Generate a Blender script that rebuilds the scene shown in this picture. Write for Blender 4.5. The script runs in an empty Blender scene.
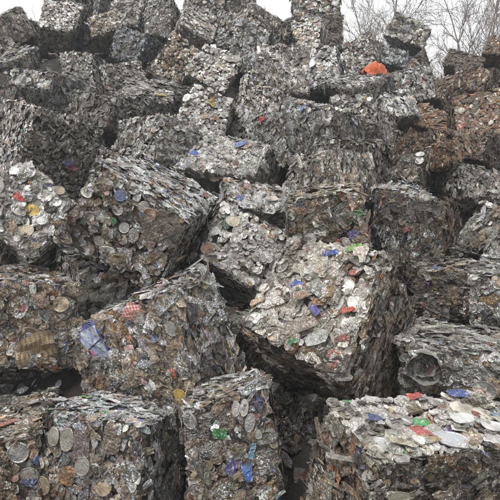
import bpy, math, random
import numpy as np
from mathutils import Matrix, Quaternion, Vector

# ------------------------------------------------------------------ camera, sky, sun, exposure
sc = bpy.context.scene
COL = sc.collection
rng = np.random.default_rng(11)
random.seed(11)
CAM = np.array([0.0, 0.0, 1.6]); PITCH = math.radians(5.3); FPX = 536.0
cam = bpy.data.cameras.new('camera'); cam_ob = bpy.data.objects.new('camera', cam); COL.objects.link(cam_ob)
cam_ob.location = CAM; cam_ob.rotation_euler = (math.pi/2 + PITCH, 0, 0)
cam.sensor_width = 36.0; cam.lens = 36.0*FPX/500.0; cam.clip_end = 2000.0; cam.clip_start = 0.05
sc.camera = cam_ob

SUN_EL, SUN_AZ = math.radians(50), math.radians(205)     # soft light from high up, a little behind the left shoulder
world = bpy.data.worlds.new('World'); sc.world = world; world.use_nodes = True
wn = world.node_tree.nodes; wl = world.node_tree.links
bg = wn['Background']
sky = wn.new('ShaderNodeTexSky'); sky.sky_type = 'NISHITA'; sky.sun_disc = False
sky.sun_elevation = SUN_EL; sky.sun_rotation = SUN_AZ; sky.dust_density = 4.0; sky.air_density = 1.0
hs = wn.new('ShaderNodeHueSaturation'); hs.inputs['Saturation'].default_value = 0.12
wl.new(sky.outputs[0], hs.inputs['Color'])
mx = wn.new('ShaderNodeMix'); mx.data_type = 'RGBA'; mx.inputs[0].default_value = 0.72   # cloud deck over the clear sky
wl.new(hs.outputs[0], mx.inputs[6]); 
wtc = wn.new('ShaderNodeTexCoord'); wno = wn.new('ShaderNodeTexNoise'); wno.inputs['Scale'].default_value = 2.6; wno.inputs['Detail'].default_value = 4.0
wl.new(wtc.outputs['Generated'], wno.inputs['Vector'])
cl = wn.new('ShaderNodeMix'); cl.data_type = 'RGBA'; cl.inputs[6].default_value = (8.3, 8.5, 8.9, 1); cl.inputs[7].default_value = (10.0, 10.1, 10.2, 1)
wl.new(wno.outputs[0], cl.inputs[0]); wl.new(cl.outputs[2], mx.inputs[7])
wl.new(mx.outputs[2], bg.inputs['Color']); bg.inputs['Strength'].default_value = 0.11

sun = bpy.data.lights.new('sun', 'SUN'); sun.energy = 1.6; sun.angle = math.radians(14); sun.color = (1.0, 0.97, 0.92)
sun_ob = bpy.data.objects.new('sun', sun); COL.objects.link(sun_ob)
sdir = Vector((math.sin(SUN_AZ)*math.cos(SUN_EL), math.cos(SUN_AZ)*math.cos(SUN_EL), math.sin(SUN_EL)))
sun_ob.rotation_euler = (-sdir).to_track_quat('-Z', 'Y').to_euler(); sun_ob.location = (0, 0, 30)

vs = sc.view_settings
vs.view_transform = 'Standard'; vs.look = 'None'; vs.exposure = 0.70; vs.gamma = 1.0; vs.use_curve_mapping = False
sc.cycles.max_bounces = 4; sc.cycles.diffuse_bounces = 2; sc.cycles.glossy_bounces = 2
sc.cycles.use_adaptive_sampling = True; sc.cycles.adaptive_threshold = .03; sc.cycles.use_denoising = True
sc.cycles.transmission_bounces = 2; sc.cycles.volume_bounces = 0
sc.cycles.sample_clamp_indirect = 4.0

# ------------------------------------------------------------------ tables: bales (code, look, pressing axis, centre, quaternion, size, corner offsets in cm, label)
BALES=[
('b0','bd','y',[-1.507,3.52,0.565],[0.9902,0.0686,-0.0613,0.1054],[0.509,0.909,0.604],[0,0,0,1,0,-5,0,0,0,0,0,0,-4,1,0,2,0,4,0,0,0,1,0,1],'dark brown can bale cut off at the lower left, left of the lid-faced bale'),
('b1','bt','y',[-0.794,3.249,0.659],[0.9799,0.0398,0.0187,-0.1946],[0.683,0.464,0.617],[0,0,-1,2,1,0,0,0,0,-3,-1,1,0,0,1,-1,-1,0,0,0,0,2,1,-1],'brownish bale of flat can lids at the bottom, below the bale with the blue bag'),
('b2','bd','y',[-0.112,3.126,0.776],[0.9964,0.0254,-0.066,0.0458],[0.502,0.57,0.698],[-3,0,-2,4,0,-4,0,0,0,0,0,0,-1,0,2,-1,0,4,0,0,0,2,0,0],'brown bale with blue and green scraps at bottom centre, left of the dark gap'),  # darker brown look puts the shade it lies in into the colour
('b3','B','z',[0.785,2.647,0.718],[0.9662,0.1931,0.0399,0.166],[0.884,0.437,0.694],[0,0,0,1,0,0,0,0,0,-1,0,-1,0,0,0,-1,0,0,0,0,0,2,-1,1],'lower right bale with bright top of large white lids and green and pink scraps'),
('B','bt','y',[-0.691,3.762,1.276],[0.9545,0.0866,-0.1302,-0.2539],[0.987,0.53,0.696],[2,1,12,6,3,-11,0,0,0,-10,-6,-3,-5,-3,-4,3,2,1,3,2,-6,-1,0,10],'large tilted bale with a blue printed bag hanging from its left corner'),
('L1','b','y',[-1.657,4.016,1.506],[0.9759,0.1186,0.0328,0.1801],[0.716,0.671,0.614],[3,-1,2,-2,1,1,0,0,0,-1,0,0,-1,0,-2,1,0,-1,0,0,0,0,0,0],'brown bale at the left edge with a tan ridged panel at its lower edge'),
('L2','w','z',[-1.709,4.228,2.232],[0.6567,0.6085,-0.215,0.3903],[0.551,0.553,0.626],[-2,-3,-1,-2,-2,-1,0,0,0,3,1,1,1,3,1,-1,3,0,0,0,0,0,-2,0],'bright tilted bale at the left edge with a round yellow lid on it'),
('M1','bt','y',[-0.811,4.096,2.233],[0.9443,0.1707,0.281,-0.0135],[0.725,0.995,0.619],[-4,-1,-3,3,0,1,0,0,0,2,0,-1,2,1,3,-1,0,-2,0,0,0,-1,0,2],'brown diamond-tilted bale with round lids and an orange disc, left of centre'),
('C1','w','y',[-0.136,4.574,1.957],[0.9578,-0.1204,0.2107,0.1541],[0.661,0.677,0.564],[2,-1,2,-2,1,-1,0,0,0,0,0,0,-2,1,-1,2,-1,1,0,0,0,0,0,0],'bright central bale face full of white round can ends and a beige oval lid'),
('D','Dw','z',[0.554,3.63,1.392],[0.8054,0.5065,-0.0324,-0.3061],[0.721,0.754,0.95],[0,-1,-1,-1,6,3,0,0,0,1,-3,-2,0,0,0,2,-4,-3,0,0,0,-3,2,3],'biggest bright bale right of centre, shady underside, blue and violet scraps on it'),
('E','E','x',[1.406,4.952,2.204],[0.9881,0.1491,-0.0365,-0.0098],[0.505,0.721,0.802],[7,0,-2,-4,1,7,0,0,0,0,1,4,-1,0,1,0,-2,-9,0,0,0,0,0,0],'bale with upright dark layers and a pale strip along its top, right of centre'),
('Fd','d','z',[1.64,4.378,1.701],[0.9514,0.1162,0.0051,-0.285],[0.483,0.599,0.385],[3,1,-2,0,0,-1,0,0,0,-2,-1,2,-4,-2,4,1,1,-1,0,0,0,2,1,-2],'dark brown low bale just above the bale with the metal coil'),
('G','G','y',[1.389,3.601,1.209],[0.9616,0.1098,0.0263,-0.2501],[0.646,0.578,0.318],[2,1,-3,-2,-1,2,0,0,0,0,0,2,0,1,5,0,-1,-3,0,0,0,0,0,-2],'pale layered bale with a rolled metal coil at its left end, right edge'),
('Gr','s','y',[1.929,4.046,1.584],[0.9498,0.1554,0.0249,-0.2705],[0.454,0.668,0.522],[0,0,0,0,0,1,0,0,0,1,1,1,0,0,1,0,0,-1,0,0,0,-1,-1,-1],'silver bale cut off by the right edge, directly above the coil bale'),
('H','g','y',[2.35,4.649,2.103],[0.7651,0.0161,0.2499,-0.5932],[0.636,0.667,0.442],[0,0,0,0,0,0,0,0,0,0,0,0,0,0,2,0,0,-1,0,0,0,0,0,0],'dark-fronted bale with a pale top at the right edge, below a brighter block'),
('I','g','x',[2.477,5.791,2.787],[0.978,-0.1596,0.0186,0.1333],[0.645,0.455,0.467],[1,0,-1,-3,1,0,6,-2,2,-4,0,1,-5,0,3,5,0,-4,0,0,0,0,0,0],'bright grey block at the right edge with a dark layered left side'),
('AX','b','y',[0.62,4.236,2.275],[0.982,0.163,-0.0485,-0.0827],[0.539,0.724,0.404],[-2,1,4,-1,-1,-2,0,0,0,5,1,-1,4,0,-3,0,0,0,0,0,0,-5,-1,1],'brown-fronted bale under a bent pale metal flap, right of centre'),
('AO','w','z',[0.082,5.215,2.497],[0.8624,0.4791,0.0878,0.1382],[0.662,0.393,0.368],[0,0,0,5,-1,1,0,0,0,-6,2,-1,3,4,4,-7,1,-2,0,0,0,5,-6,-2],'flat pale bale resting directly above the face of white round can ends'),
('AN','w','y',[-0.214,5.606,2.971],[0.8229,0.5218,0.0764,-0.2115],[0.827,0.515,0.495],[0,3,2,-3,-4,-1,0,0,0,3,1,-1,0,0,0,1,3,1,0,0,0,-1,-3,-1],'bright streaky bale with a torn white sheet at its lower left corner'),
('AS','s','z',[0.751,5.528,2.665],[0.9182,-0.1972,0.1333,-0.3167],[0.637,0.594,0.493],[0,3,-5,0,-3,5,0,0,0,0,0,0,0,-3,6,0,3,-6,0,0,0,0,0,0],'grey bale with scattered white lids, above the bent pale flap'),
('ASr','g','x',[0.765,4.833,2.683],[0.9268,0.0196,-0.0403,0.3728],[0.583,0.533,0.451],[0,0,2,0,0,-1,0,0,0,0,0,0,1,-1,-1,-1,1,0,0,0,0,0,0,0],'grey bale between the white-lid bale and the upright layered bale'),
('AR','s','x',[0.354,5.974,3.333],[0.9501,0.0223,0.0738,-0.3022],[0.516,0.561,0.54],[0,0,2,1,0,0,0,0,0,0,0,0,1,1,-1,-2,-1,-1,0,0,0,0,0,0],'grey bale with a small red scrap on top, above the bright streaky bale'),
('AQ','g','y',[0.904,6.216,3.504],[0.9035,0.0719,0.0842,-0.4141],[0.598,0.586,0.554],[1,2,2,-1,-1,1,0,0,0,0,0,0,1,0,-2,-1,-1,-1,0,0,0,0,0,0],'dark-fronted bale with a blue and white scrap near its top, above centre'),
('AQ2','s','z',[0.772,7.158,3.96],[0.9641,-0.0459,0.2141,-0.1499],[0.704,0.623,0.446],[1,0,6,-1,0,-3,0,0,0,0,0,0,2,1,-1,-2,-1,-1,0,0,0,0,0,0],'small grey bale wedged behind the one with the blue and white scrap'),
('AM','w','z',[-0.571,6.417,3.726],[0.7692,0.6103,0.1689,-0.0859],[0.607,0.659,0.65],[0,1,0,-1,-4,-1,0,0,0,3,3,1,0,0,0,1,4,1,0,0,0,-3,-4,-1],'bright steep bale with a yellow scrap, above the torn white sheet'),
('AMr','s','y',[0.151,6.59,3.658],[0.9348,-0.0009,0.1519,-0.3212],[0.63,0.589,0.499],[1,0,2,0,0,0,0,0,0,0,0,0,1,0,0,-1,-1,-2,0,0,0,0,0,0],'small grey bale between the yellow-scrap bale and the red-scrap bale'),
('AL','s','z',[-1.055,5.927,3.318],[0.9337,0.0342,0.0875,-0.3454],[0.709,0.59,0.557],[1,1,-1,-1,-1,0,0,0,0,0,0,0,-2,-1,2,2,2,-1,0,0,0,0,0,0],'wide grey bale above the brown diamond-tilted bale'),
('AJ','g','x',[-2.027,5.175,3.053],[0.8984,0.1546,0.1064,0.3971],[0.724,0.697,0.778],[-1,1,-1,1,0,1,0,0,0,0,0,0,1,-1,1,-1,1,-1,0,0,0,0,0,0],'large grey slanted bale of shredded layers above the bright yellow-lid bale'),
('AJ2','g','x',[-1.43,5.503,2.829],[0.8762,-0.0649,0.1799,-0.4424],[0.54,0.582,0.568],[2,3,1,-2,-3,2,0,0,0,0,0,0,-1,-2,0,1,2,-2,0,0,0,0,0,0],'dark grey bale tucked between the large slanted bale and the brown diamond-tilted bale'),
('L0','d','y',[-2.318,4.727,2.155],[0.961,0.1762,0.019,0.2123],[0.4,0.66,0.471],[3,0,4,0,1,3,0,0,0,0,1,3,3,-2,-1,-5,1,-5,0,0,0,-1,0,-3],'dark bale at the left edge just below the bright yellow-lid bale'),
('AK','s','z',[-1.376,6.886,4.25],[0.9258,0.3533,0.1044,0.0846],[0.621,0.622,0.364],[0,1,2,0,-2,-3,0,0,0,0,0,0,-5,4,4,3,-2,-2,0,0,0,1,-1,-1],'flat grey bale with a bright yellow scrap on its top, upper left'),
('AI','g','x',[-1.794,7.392,4.539],[0.9698,0.0288,-0.1677,0.1749],[0.592,0.615,0.627],[2,-1,0,-1,0,2,0,0,0,0,0,0,0,0,0,-1,0,-1,0,0,0,0,0,0],'grey upright bale left of the flat one with the yellow scrap'),
('AIb','g','z',[-1.773,6.427,3.825],[0.9636,0.02,0.1367,-0.2287],[0.659,0.571,0.443],[-1,-1,0,1,0,-1,0,0,0,0,0,0,-1,0,3,1,0,-2,0,0,0,0,0,0],'low grey bale directly above the large slanted layered bale'),
('AH','g','x',[-2.581,8.195,4.982],[0.9966,-0.0438,-0.0332,-0.0613],[0.533,0.637,0.803],[1,1,-4,3,-1,6,0,0,0,0,0,0,0,-1,3,-4,0,-4,0,0,0,0,0,0],'pointed grey bale of swirling strips below the overhanging skyline block, upper left'),
('AG','s','y',[-2.772,6.96,4.366],[0.9649,0.1374,0.1596,-0.1567],[0.64,0.571,0.495],[0,0,2,0,-1,-2,0,0,0,0,0,0,-1,0,0,1,0,0,0,0,0,0,0,0],'pale grey bale with a folded edge, left edge of the upper heap'),
('AGl','d','y',[-2.986,6.587,4.031],[0.9762,0.1104,0.0817,-0.1678],[0.632,0.552,0.461],[-2,0,1,2,0,-2,0,0,0,0,0,0,1,1,1,-1,0,0,0,0,0,0,0,0],'dark bale cut by the left edge below the pale folded-edge bale'),
('AGr','g','y',[-2.642,7.538,4.465],[0.904,0.0199,-0.1977,-0.3785],[0.528,0.587,0.543],[3,2,1,0,0,2,0,0,0,0,0,0,0,0,-1,-3,-2,-2,0,0,0,0,0,0],'grey bale squeezed between the folded-edge bale and the swirling-strip bale'),
('AF','s','z',[-3.876,8.708,5.545],[0.9128,0.3956,-0.0351,-0.0954],[0.516,0.607,0.404],[0,0,0,1,-4,-5,0,0,0,4,3,3,-4,6,8,5,-1,-3,0,0,0,-6,-4,-2],'pale flat-topped bale at the left edge with black shade beneath it'),
('AE','g','y',[-4.133,8.951,6.296],[0.9214,0.2942,-0.2504,0.0426],[0.569,0.681,0.503],[-1,1,2,3,-2,-3,0,0,0,0,0,0,-1,1,1,-2,-1,-1,0,0,0,-1,0,0],'pointed grey bale against the sky in the upper left corner'),
('AD','s','z',[-3.351,9.023,6.367],[0.8383,0.5313,0.1157,0.0401],[0.606,0.698,0.537],[0,1,1,3,-3,-1,0,0,0,-1,-4,-3,-6,3,0,0,0,0,0,0,0,5,3,3],'overhanging pale block near the upper left skyline with deep shade below it'),
('AC','b','x',[-2.506,9.005,6.237],[0.6553,0.5026,0.3645,-0.4303],[0.463,0.559,0.579],[2,2,0,5,4,-1,0,0,0,-1,-3,0,-6,-2,1,0,-1,0,0,0,0,-1,0,0],'brownish tipped bale just right of the overhanging skyline block'),
('ACr','g','z',[-1.83,8.355,5.583],[0.9631,0.015,0.2202,-0.1538],[0.624,0.589,0.521],[1,1,0,-1,0,0,0,0,0,0,0,0,-2,-1,2,1,0,-3,0,0,0,0,0,0],'grey bale on the right of the brownish tipped bale near the skyline'),
('AC2','g','y',[-2.775,10.027,7.221],[0.9149,0.0769,0.1613,-0.3619],[0.701,0.724,0.594],[2,2,4,-2,-2,0,0,0,0,0,0,0,0,0,0,0,-1,-3,0,0,0,0,0,0],'grey bale at the top edge behind the overhanging skyline block'),
('AC3','g','x',[-2.262,9.517,6.77],[0.9947,-0.0912,-0.004,0.0482],[0.564,0.688,0.745],[2,0,0,1,0,1,0,0,0,0,0,0,-2,0,-1,-2,0,0,0,0,0,0,0,0],'grey bale at the top edge above the brownish tipped bale'),
('AB','b','y',[-1.207,7.897,5.152],[0.9422,-0.005,0.284,0.1775],[0.522,0.594,0.719],[2,-1,1,0,0,0,0,0,0,0,0,0,-1,1,-1,-1,0,1,0,0,0,0,0,0],'brown-sided steep bale of round lids in the upper middle left'),
('AB2','s','z',[-0.974,9.013,6.254],[0.8286,0.4914,0.2455,0.1083],[0.646,0.563,0.457],[0,3,2,-1,-2,-2,0,0,0,1,-2,-1,-4,5,2,2,-1,0,0,0,0,0,-2,-1],'pale bale lying on the brown-sided steep bale, upper middle'),
('AB3','g','x',[-1.565,9.312,6.502],[0.9958,-0.0465,0.0436,-0.0654],[0.565,0.699,0.708],[3,0,2,0,0,0,0,0,0,0,0,0,-2,0,-2,-1,0,0,0,0,0,0,0,0],'grey bale behind and left of the brown-sided steep bale'),
('AB4','g','y',[-0.852,9.684,6.961],[0.9966,0.0287,0.0757,-0.018],[0.707,0.697,0.633],[2,0,3,-2,0,-3,0,0,0,0,0,0,-2,0,-1,2,0,1,0,0,0,0,0,0],'grey bale at the top edge behind the pale bale, upper middle'),
('AA','w','z',[-0.58,7.768,4.956],[0.7665,0.5975,0.1916,-0.1372],[0.643,0.615,0.487],[-5,1,1,0,-2,-1,0,0,0,5,-5,-2,-2,4,2,0,-1,0,0,0,0,1,3,1],'bright square-topped tilted bale with a dark lower side, upper middle'),
('AP','s','x',[0.132,7.277,4.336],[0.992,-0.0036,0.0924,0.086],[0.628,0.6,0.584],[2,0,0,-1,0,0,0,0,0,0,0,0,-1,0,1,1,0,-1,0,0,0,0,0,0],'slanted streaky bale just right of the bright square-topped one'),
('Z','g','x',[-0.032,8.431,5.606],[0.9877,0.0477,0.1462,0.0273],[0.559,0.604,0.79],[3,0,0,-1,0,1,0,0,0,0,0,0,-2,0,-2,0,0,0,0,0,0,0,0,0],'large steep layered bale near the skyline, upper middle'),
('Zl','g','y',[-0.137,9.46,6.486],[0.9366,0.1311,0.121,-0.3015],[0.672,0.613,0.601],[-1,-1,0,1,1,1,0,0,0,0,0,0,0,1,2,0,-1,-2,0,0,0,0,0,0],'narrow grey bale left of the large steep layered skyline bale'),
('Z2','g','z',[-0.292,10.285,7.45],[0.9645,0.1524,-0.0049,0.2156],[0.638,0.695,0.574],[-1,1,1,2,-2,-3,0,0,0,0,0,0,-1,1,2,-1,0,0,0,0,0,0,0,0],'grey bale at the top edge above the large steep layered bale'),
('W','g','x',[0.163,8.885,6.232],[0.9205,0.0156,0.2154,0.3257],[0.748,0.58,0.552],[-1,-1,8,-1,2,-6,0,0,0,0,0,0,2,0,-6,-1,0,4,0,0,0,0,0,0],'slanting bale on the skyline left of the gap of open sky'),
('X','g','x',[0.455,7.846,4.881],[0.9955,-0.0823,0.0453,0.0092],[0.753,0.723,0.799],[0,0,0,-1,0,0,0,0,0,0,0,0,0,0,-1,1,0,1,0,0,0,0,0,0],'broad grey upright bale with vertical streaks in the upper middle'),
('Y','s','y',[1.246,8.501,5.214],[0.9898,-0.095,-0.0043,-0.1061],[0.533,0.72,0.769],[0,1,-2,4,0,3,0,0,0,0,0,0,0,0,1,-4,0,-2,0,0,0,0,0,0],'bale of pale lids right beside the broad grey streaked bale'),
('Y2','s','y',[1.085,9.132,6.094],[0.9864,-0.0851,0.0123,-0.1403],[0.499,0.669,0.629],[5,1,2,0,0,0,0,0,0,0,0,0,-3,-1,-1,-1,0,-1,0,0,0,0,0,0],'small pale brownish bale below the dark bale on the summit'),
('V','d','y',[1.283,9.975,7.12],[0.9983,-0.0506,0.0268,-0.0053],[0.811,0.712,0.699],[0,0,0,-2,0,0,0,0,0,0,0,0,0,0,0,2,0,0,0,0,0,0,0,0],'dark bale on the summit cut by the top edge, beside open sky'),
('V2','d','x',[1.423,9.832,6.488],[0.996,-0.0598,-0.0024,0.0665],[0.57,0.704,0.648],[1,0,1,2,0,-2,0,0,0,0,0,0,-3,0,1,-1,0,0,0,0,0,0,0,0],'dark bale directly beneath the right end of the summit bale'),
('U','g','y',[1.921,8.837,5.587],[0.9727,-0.0709,-0.0879,-0.2028],[0.54,0.686,0.648],[1,0,3,2,1,-2,0,0,0,0,0,0,0,0,-2,-3,-1,1,0,0,0,0,0,0],'grey peaked skyline bale left of the orange plastic sheet'),
('Ur','d','x',[2.132,9.492,5.964],[0.998,-0.0283,0.0458,-0.0334],[0.467,0.586,0.51],[2,0,-1,3,1,-4,0,0,0,0,0,0,-7,-1,5,2,0,0,0,0,0,0,0,0],'dark skyline bale just behind the orange plastic sheet'),
('AV','s','z',[1.529,7.779,4.762],[0.8006,0.2626,0.1203,-0.525],[0.757,0.601,0.302],[-2,6,7,2,-1,-4,0,0,0,-1,-6,-2,-4,0,7,3,-4,-7,0,0,0,2,5,0],'thin pale slab lying below the orange plastic sheet'),
('AW','g','y',[1.464,7.462,4.183],[0.9967,-0.0511,-0.0506,-0.0371],[0.558,0.587,0.466],[4,0,1,-2,0,0,0,0,0,0,0,0,0,0,1,-1,0,-2,0,0,0,0,0,0],'grey bale directly under the thin pale slab'),
('AWr','s','x',[2.316,7.991,4.86],[0.8014,0.2224,-0.0053,-0.5552],[0.655,0.612,0.497],[0,0,1,0,1,-1,0,0,0,0,0,0,0,1,2,0,-2,-2,0,0,0,0,0,0],'pale bale at the right end of the thin pale slab'),
('AT','s','z',[1.433,6.633,3.496],[0.8055,-0.093,0.348,-0.4705],[0.609,0.593,0.463],[0,1,2,-1,-1,0,0,0,0,0,0,0,0,0,1,1,0,-3,0,0,0,0,0,0],'pale grey bale two below the thin pale slab, right of the dark-fronted one'),
('AU','g','x',[1.397,6.79,3.709],[0.9276,0.0237,-0.028,0.3717],[0.668,0.712,0.572],[0,0,-2,0,0,-1,0,0,0,0,0,0,-2,2,4,2,-2,-1,0,0,0,0,0,0],'tilted grey bale left of the reddish-brown bale, right of the upper middle'),
('AUb','g','y',[1.102,5.524,3.039],[0.8639,0.1608,-0.0459,0.4752],[0.59,0.546,0.403],[0,1,2,0,0,-1,0,0,0,0,0,0,1,-1,1,-1,1,-2,0,0,0,0,0,0],'grey bale above the pale strip of the upright layered bale'),
('T1','w','y',[3.044,9.873,6.658],[0.9611,0.1359,0.2202,-0.0964],[0.672,0.689,0.472],[-2,0,2,-2,-1,-2,5,1,0,0,0,0,2,1,4,2,-1,-5,-5,-1,1,0,0,0],'lone grey block perched highest against the bare trees'),
('T2','s','z',[2.758,9.921,6.168],[0.5913,0.7656,0.0312,-0.2515],[0.541,0.401,0.653],[1,6,-2,3,3,-2,0,0,0,1,-10,2,-3,-3,2,-3,6,0,0,0,0,1,-3,0],'grey block under the lone perched one, right of the orange plastic sheet'),
('T2b','d','y',[3.416,10.643,6.424],[0.9013,0.3534,-0.1243,-0.2174],[0.427,0.673,0.427],[9,7,2,1,-2,-4,0,0,0,3,2,1,-2,3,5,-7,-6,-2,0,0,0,-4,-3,-1],'dark bale in the shade behind the lone perched block'),
('N','r','z',[3.059,9.208,5.467],[0.8982,0.3495,0.2664,-0.0091],[0.684,0.596,0.383],[0,5,7,-1,-3,-4,0,0,0,0,0,-1,-1,4,5,2,-3,-4,0,0,0,0,-2,-3],'rust-brown bale just below the bare trees, right of the perched blocks'),
('M','r','z',[3.105,8.515,4.912],[0.7518,0.3798,-0.0883,-0.5317],[0.568,0.603,0.379],[0,7,3,1,-4,-3,0,0,0,1,-1,-2,-3,2,6,2,-1,-4,0,0,0,0,-2,0],'flat rusty bale below the rust-brown one under the trees, right upper heap'),
('K','r','y',[3.762,9.13,5.593],[0.8791,0.4145,0.0588,-0.2278],[0.553,0.612,0.47],[8,8,2,-4,-1,1,0,0,0,-2,0,1,-3,0,2,1,-3,-3,0,0,0,0,-3,-2],'rusty bale with a dark front and pale top on the right skyline'),
('Lr','r','y',[4.556,9.404,6.03],[0.7391,0.6058,-0.0008,-0.2944],[0.512,0.469,0.549],[-2,4,2,1,2,0,0,0,0,4,-1,-2,1,2,0,0,1,0,0,0,0,-4,-7,1],'rusty bale at the right edge, highest of the rusty ones'),
('Lr2','r','x',[3.822,8.578,5.075],[0.9235,0.1011,0.1459,0.34],[0.623,0.585,0.461],[-1,1,2,1,-1,-3,0,0,0,0,0,0,-2,1,2,1,-1,-1,0,0,0,0,0,0],'rusty bale at the right edge under the highest rusty one'),
('J','r','y',[3.08,7.057,3.913],[0.982,-0.121,0.0043,-0.1448],[0.658,0.734,0.67],[1,-2,5,0,2,-5,0,0,0,0,0,0,0,2,-4,-1,-2,4,0,0,0,0,0,0],'largest rusty brown bale, bulging at the right edge of the heap'),
('O','s','y',[2.014,7.697,4.289],[0.9697,-0.0893,-0.1234,0.1911],[0.534,0.67,0.504],[-1,0,1,3,0,-4,0,0,0,0,0,0,-1,0,3,0,0,0,0,0,0,0,0,0],'small bale of round grey lids left of the flat rusty one'),
('Ob','r','z',[2.718,7.782,4.103],[0.9459,-0.1246,0.2033,-0.2199],[0.553,0.608,0.433],[0,-1,4,-1,-1,1,0,0,0,0,0,0,1,0,2,-1,1,-7,0,0,0,0,0,0],'brown bale just below the small bale of round grey lids'),
('Q','r','x',[1.917,7.198,3.662],[0.945,0.1629,0.0766,0.2732],[0.692,0.639,0.524],[-1,1,2,1,-1,-2,0,0,0,0,0,0,0,0,1,0,0,0,0,0,0,0,0,0],'reddish-brown bale left of the dark brown rounded one'),
('P','rd','y',[2.056,6.452,3.375],[0.9054,0.012,-0.1292,0.4043],[0.651,0.69,0.478],[-1,1,1,1,-1,-4,0,0,0,0,0,0,-1,2,2,1,-1,0,0,0,0,0,0,0],'dark brown rounded bale in the middle of the rusty area'),
('R','r','z',[2.151,5.862,3.224],[0.9227,-0.0166,-0.1818,0.3396],[0.635,0.64,0.305],[1,-1,3,-1,1,-5,0,0,0,0,0,0,-1,1,6,1,-1,-4,0,0,0,0,0,0],'small golden-brown bale between the dark rounded one and the right edge'),
('S','b','z',[1.616,5.811,2.907],[0.8601,0.1069,0.0914,0.4904],[0.653,0.583,0.465],[0,0,2,0,0,-1,0,0,0,0,0,0,0,0,0,0,0,-1,0,0,0,0,0,0],'brown bale strewn with small pale round lids below the reddish-brown one'),
('Sb','r','x',[1.735,5.615,2.353],[0.8837,0.0719,0.0048,0.4625],[0.737,0.759,0.563],[0,0,2,0,0,-2,0,0,0,0,0,0,-1,1,0,0,-1,1,0,0,0,0,0,0],'brown bale between the upright layered bale and the dark-fronted right one'),
('Rr','rd','x',[2.851,6.552,3.417],[0.9376,0.0755,0.1651,0.2967],[0.607,0.587,0.409],[-1,1,1,2,-1,-3,0,0,0,0,0,0,-2,1,2,1,-1,0,0,0,0,0,0,0],'dark rusty bale at the right edge beneath the largest rusty one'),
('f1','d','y',[-1.815,4.441,0.785],[0.9824,0.0075,0.0255,0.1851],[0.73,0.604,0.469],[4,-2,2,-3,1,2,0,0,0,-2,1,1,1,0,-1,-2,1,-2,0,0,0,1,0,-1],'dark bale deep in the black gap at the lower left'),
('f5','d','x',[1.437,4.943,1.382],[0.9857,0.0814,0.0007,-0.1473],[0.334,0.649,0.511],[3,1,0,1,0,1,0,0,0,0,0,0,-2,0,2,-2,-1,-2,0,0,0,-1,0,-1],'shaded bale in the crack between the biggest bright bale and the low dark one'),
('f7','b','y',[1.106,4.259,0.76],[0.9872,-0.0252,-0.0566,-0.1471],[0.437,0.6,0.369],[1,0,2,2,1,-3,0,0,0,-2,0,-2,-4,-1,0,1,0,1,0,0,0,2,0,2],'shaded bale behind the lower right bale, left of the metal coil'),
('f8','d','y',[2.283,5.325,1.864],[0.9744,0.1382,-0.0659,-0.1646],[0.476,0.643,0.425],[3,1,-1,0,0,1,0,0,0,-2,0,2,0,0,3,-3,-1,-3,0,0,0,1,0,-2],'shaded bale just above the silver one at the right edge'),
('z0','g','x',[0.355,4.156,0.672],[0.986,0.0602,-0.0444,-0.149],[0.735,0.736,0.669],[0,0,0,0,0,0,0,0,0,0,0,0,0,0,0,0,0,0,0,0,0,0,0,0],'mostly hidden bale in the crack between the bottom centre bale and the lower right bale'),
('z1','g','y',[-1.152,4.265,1.732],[0.9084,0.2553,0.0092,0.331],[0.644,0.56,0.561],[0,0,0,0,0,0,0,0,0,0,0,0,0,0,0,0,0,0,0,0,0,0,0,0],'mostly hidden bale in the crack between the orange-disc bale and the blue-bag bale'),
('z2','g','z',[-0.094,4.64,1.214],[0.9575,0.1626,0.0378,0.2353],[0.65,0.774,0.756],[0,0,0,0,0,0,0,0,0,0,0,0,0,0,0,0,0,0,0,0,0,0,0,0],'mostly hidden bale in the crack between the biggest bright bale and the blue-bag bale'),
('z3','g','x',[-3.532,9.637,6.154],[0.9307,0.2835,-0.1756,-0.1502],[0.706,0.564,0.678],[0,0,0,0,0,0,0,0,0,0,0,0,0,0,0,0,0,0,0,0,0,0,0,0],'mostly hidden bale in the crack between the overhanging skyline block and the swirling-strip bale'),
('z4','g','y',[-0.706,5.176,1.954],[0.9057,0.3326,-0.0527,0.2573],[0.706,0.75,0.602],[0,0,0,0,0,0,0,0,0,0,0,0,0,0,0,0,0,0,0,0,0,0,0,0],'mostly hidden bale in the crack between the orange-disc bale and the white-lid bale'),
('z7','g','y',[0.298,4.481,0.065],[0.9766,0.2007,-0.0775,0.0048],[0.604,0.624,0.734],[0,0,0,0,0,0,0,0,0,0,0,0,0,0,0,0,0,0,0,0,0,0,0,0],'mostly hidden bale in the dark crack just beside the bottom centre bale'),
('z8','g','z',[-3.162,10.11,6.581],[0.9497,0.1225,0.1685,0.2339],[0.553,0.765,0.57],[0,0,0,0,0,0,0,0,0,0,0,0,0,0,0,0,0,0,0,0,0,0,0,0],'mostly hidden bale in the crack between the overhanging skyline block and the brownish tipped bale'),
('z9','g','x',[2.662,7.185,3.377],[0.9459,0.2739,0.0021,-0.174],[0.642,0.765,0.678],[0,0,0,0,0,0,0,0,0,0,0,0,0,0,0,0,0,0,0,0,0,0,0,0],'mostly hidden bale in the dark crack just beside the bright right-edge block'),
('z10','g','y',[-4.274,9.688,6.413],[0.9597,0.1812,0.0515,-0.2087],[0.696,0.637,0.734],[0,0,0,0,0,0,0,0,0,0,0,0,0,0,0,0,0,0,0,0,0,0,0,0],'mostly hidden bale in the crack between the pointed corner bale and the overhanging skyline block'),
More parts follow.
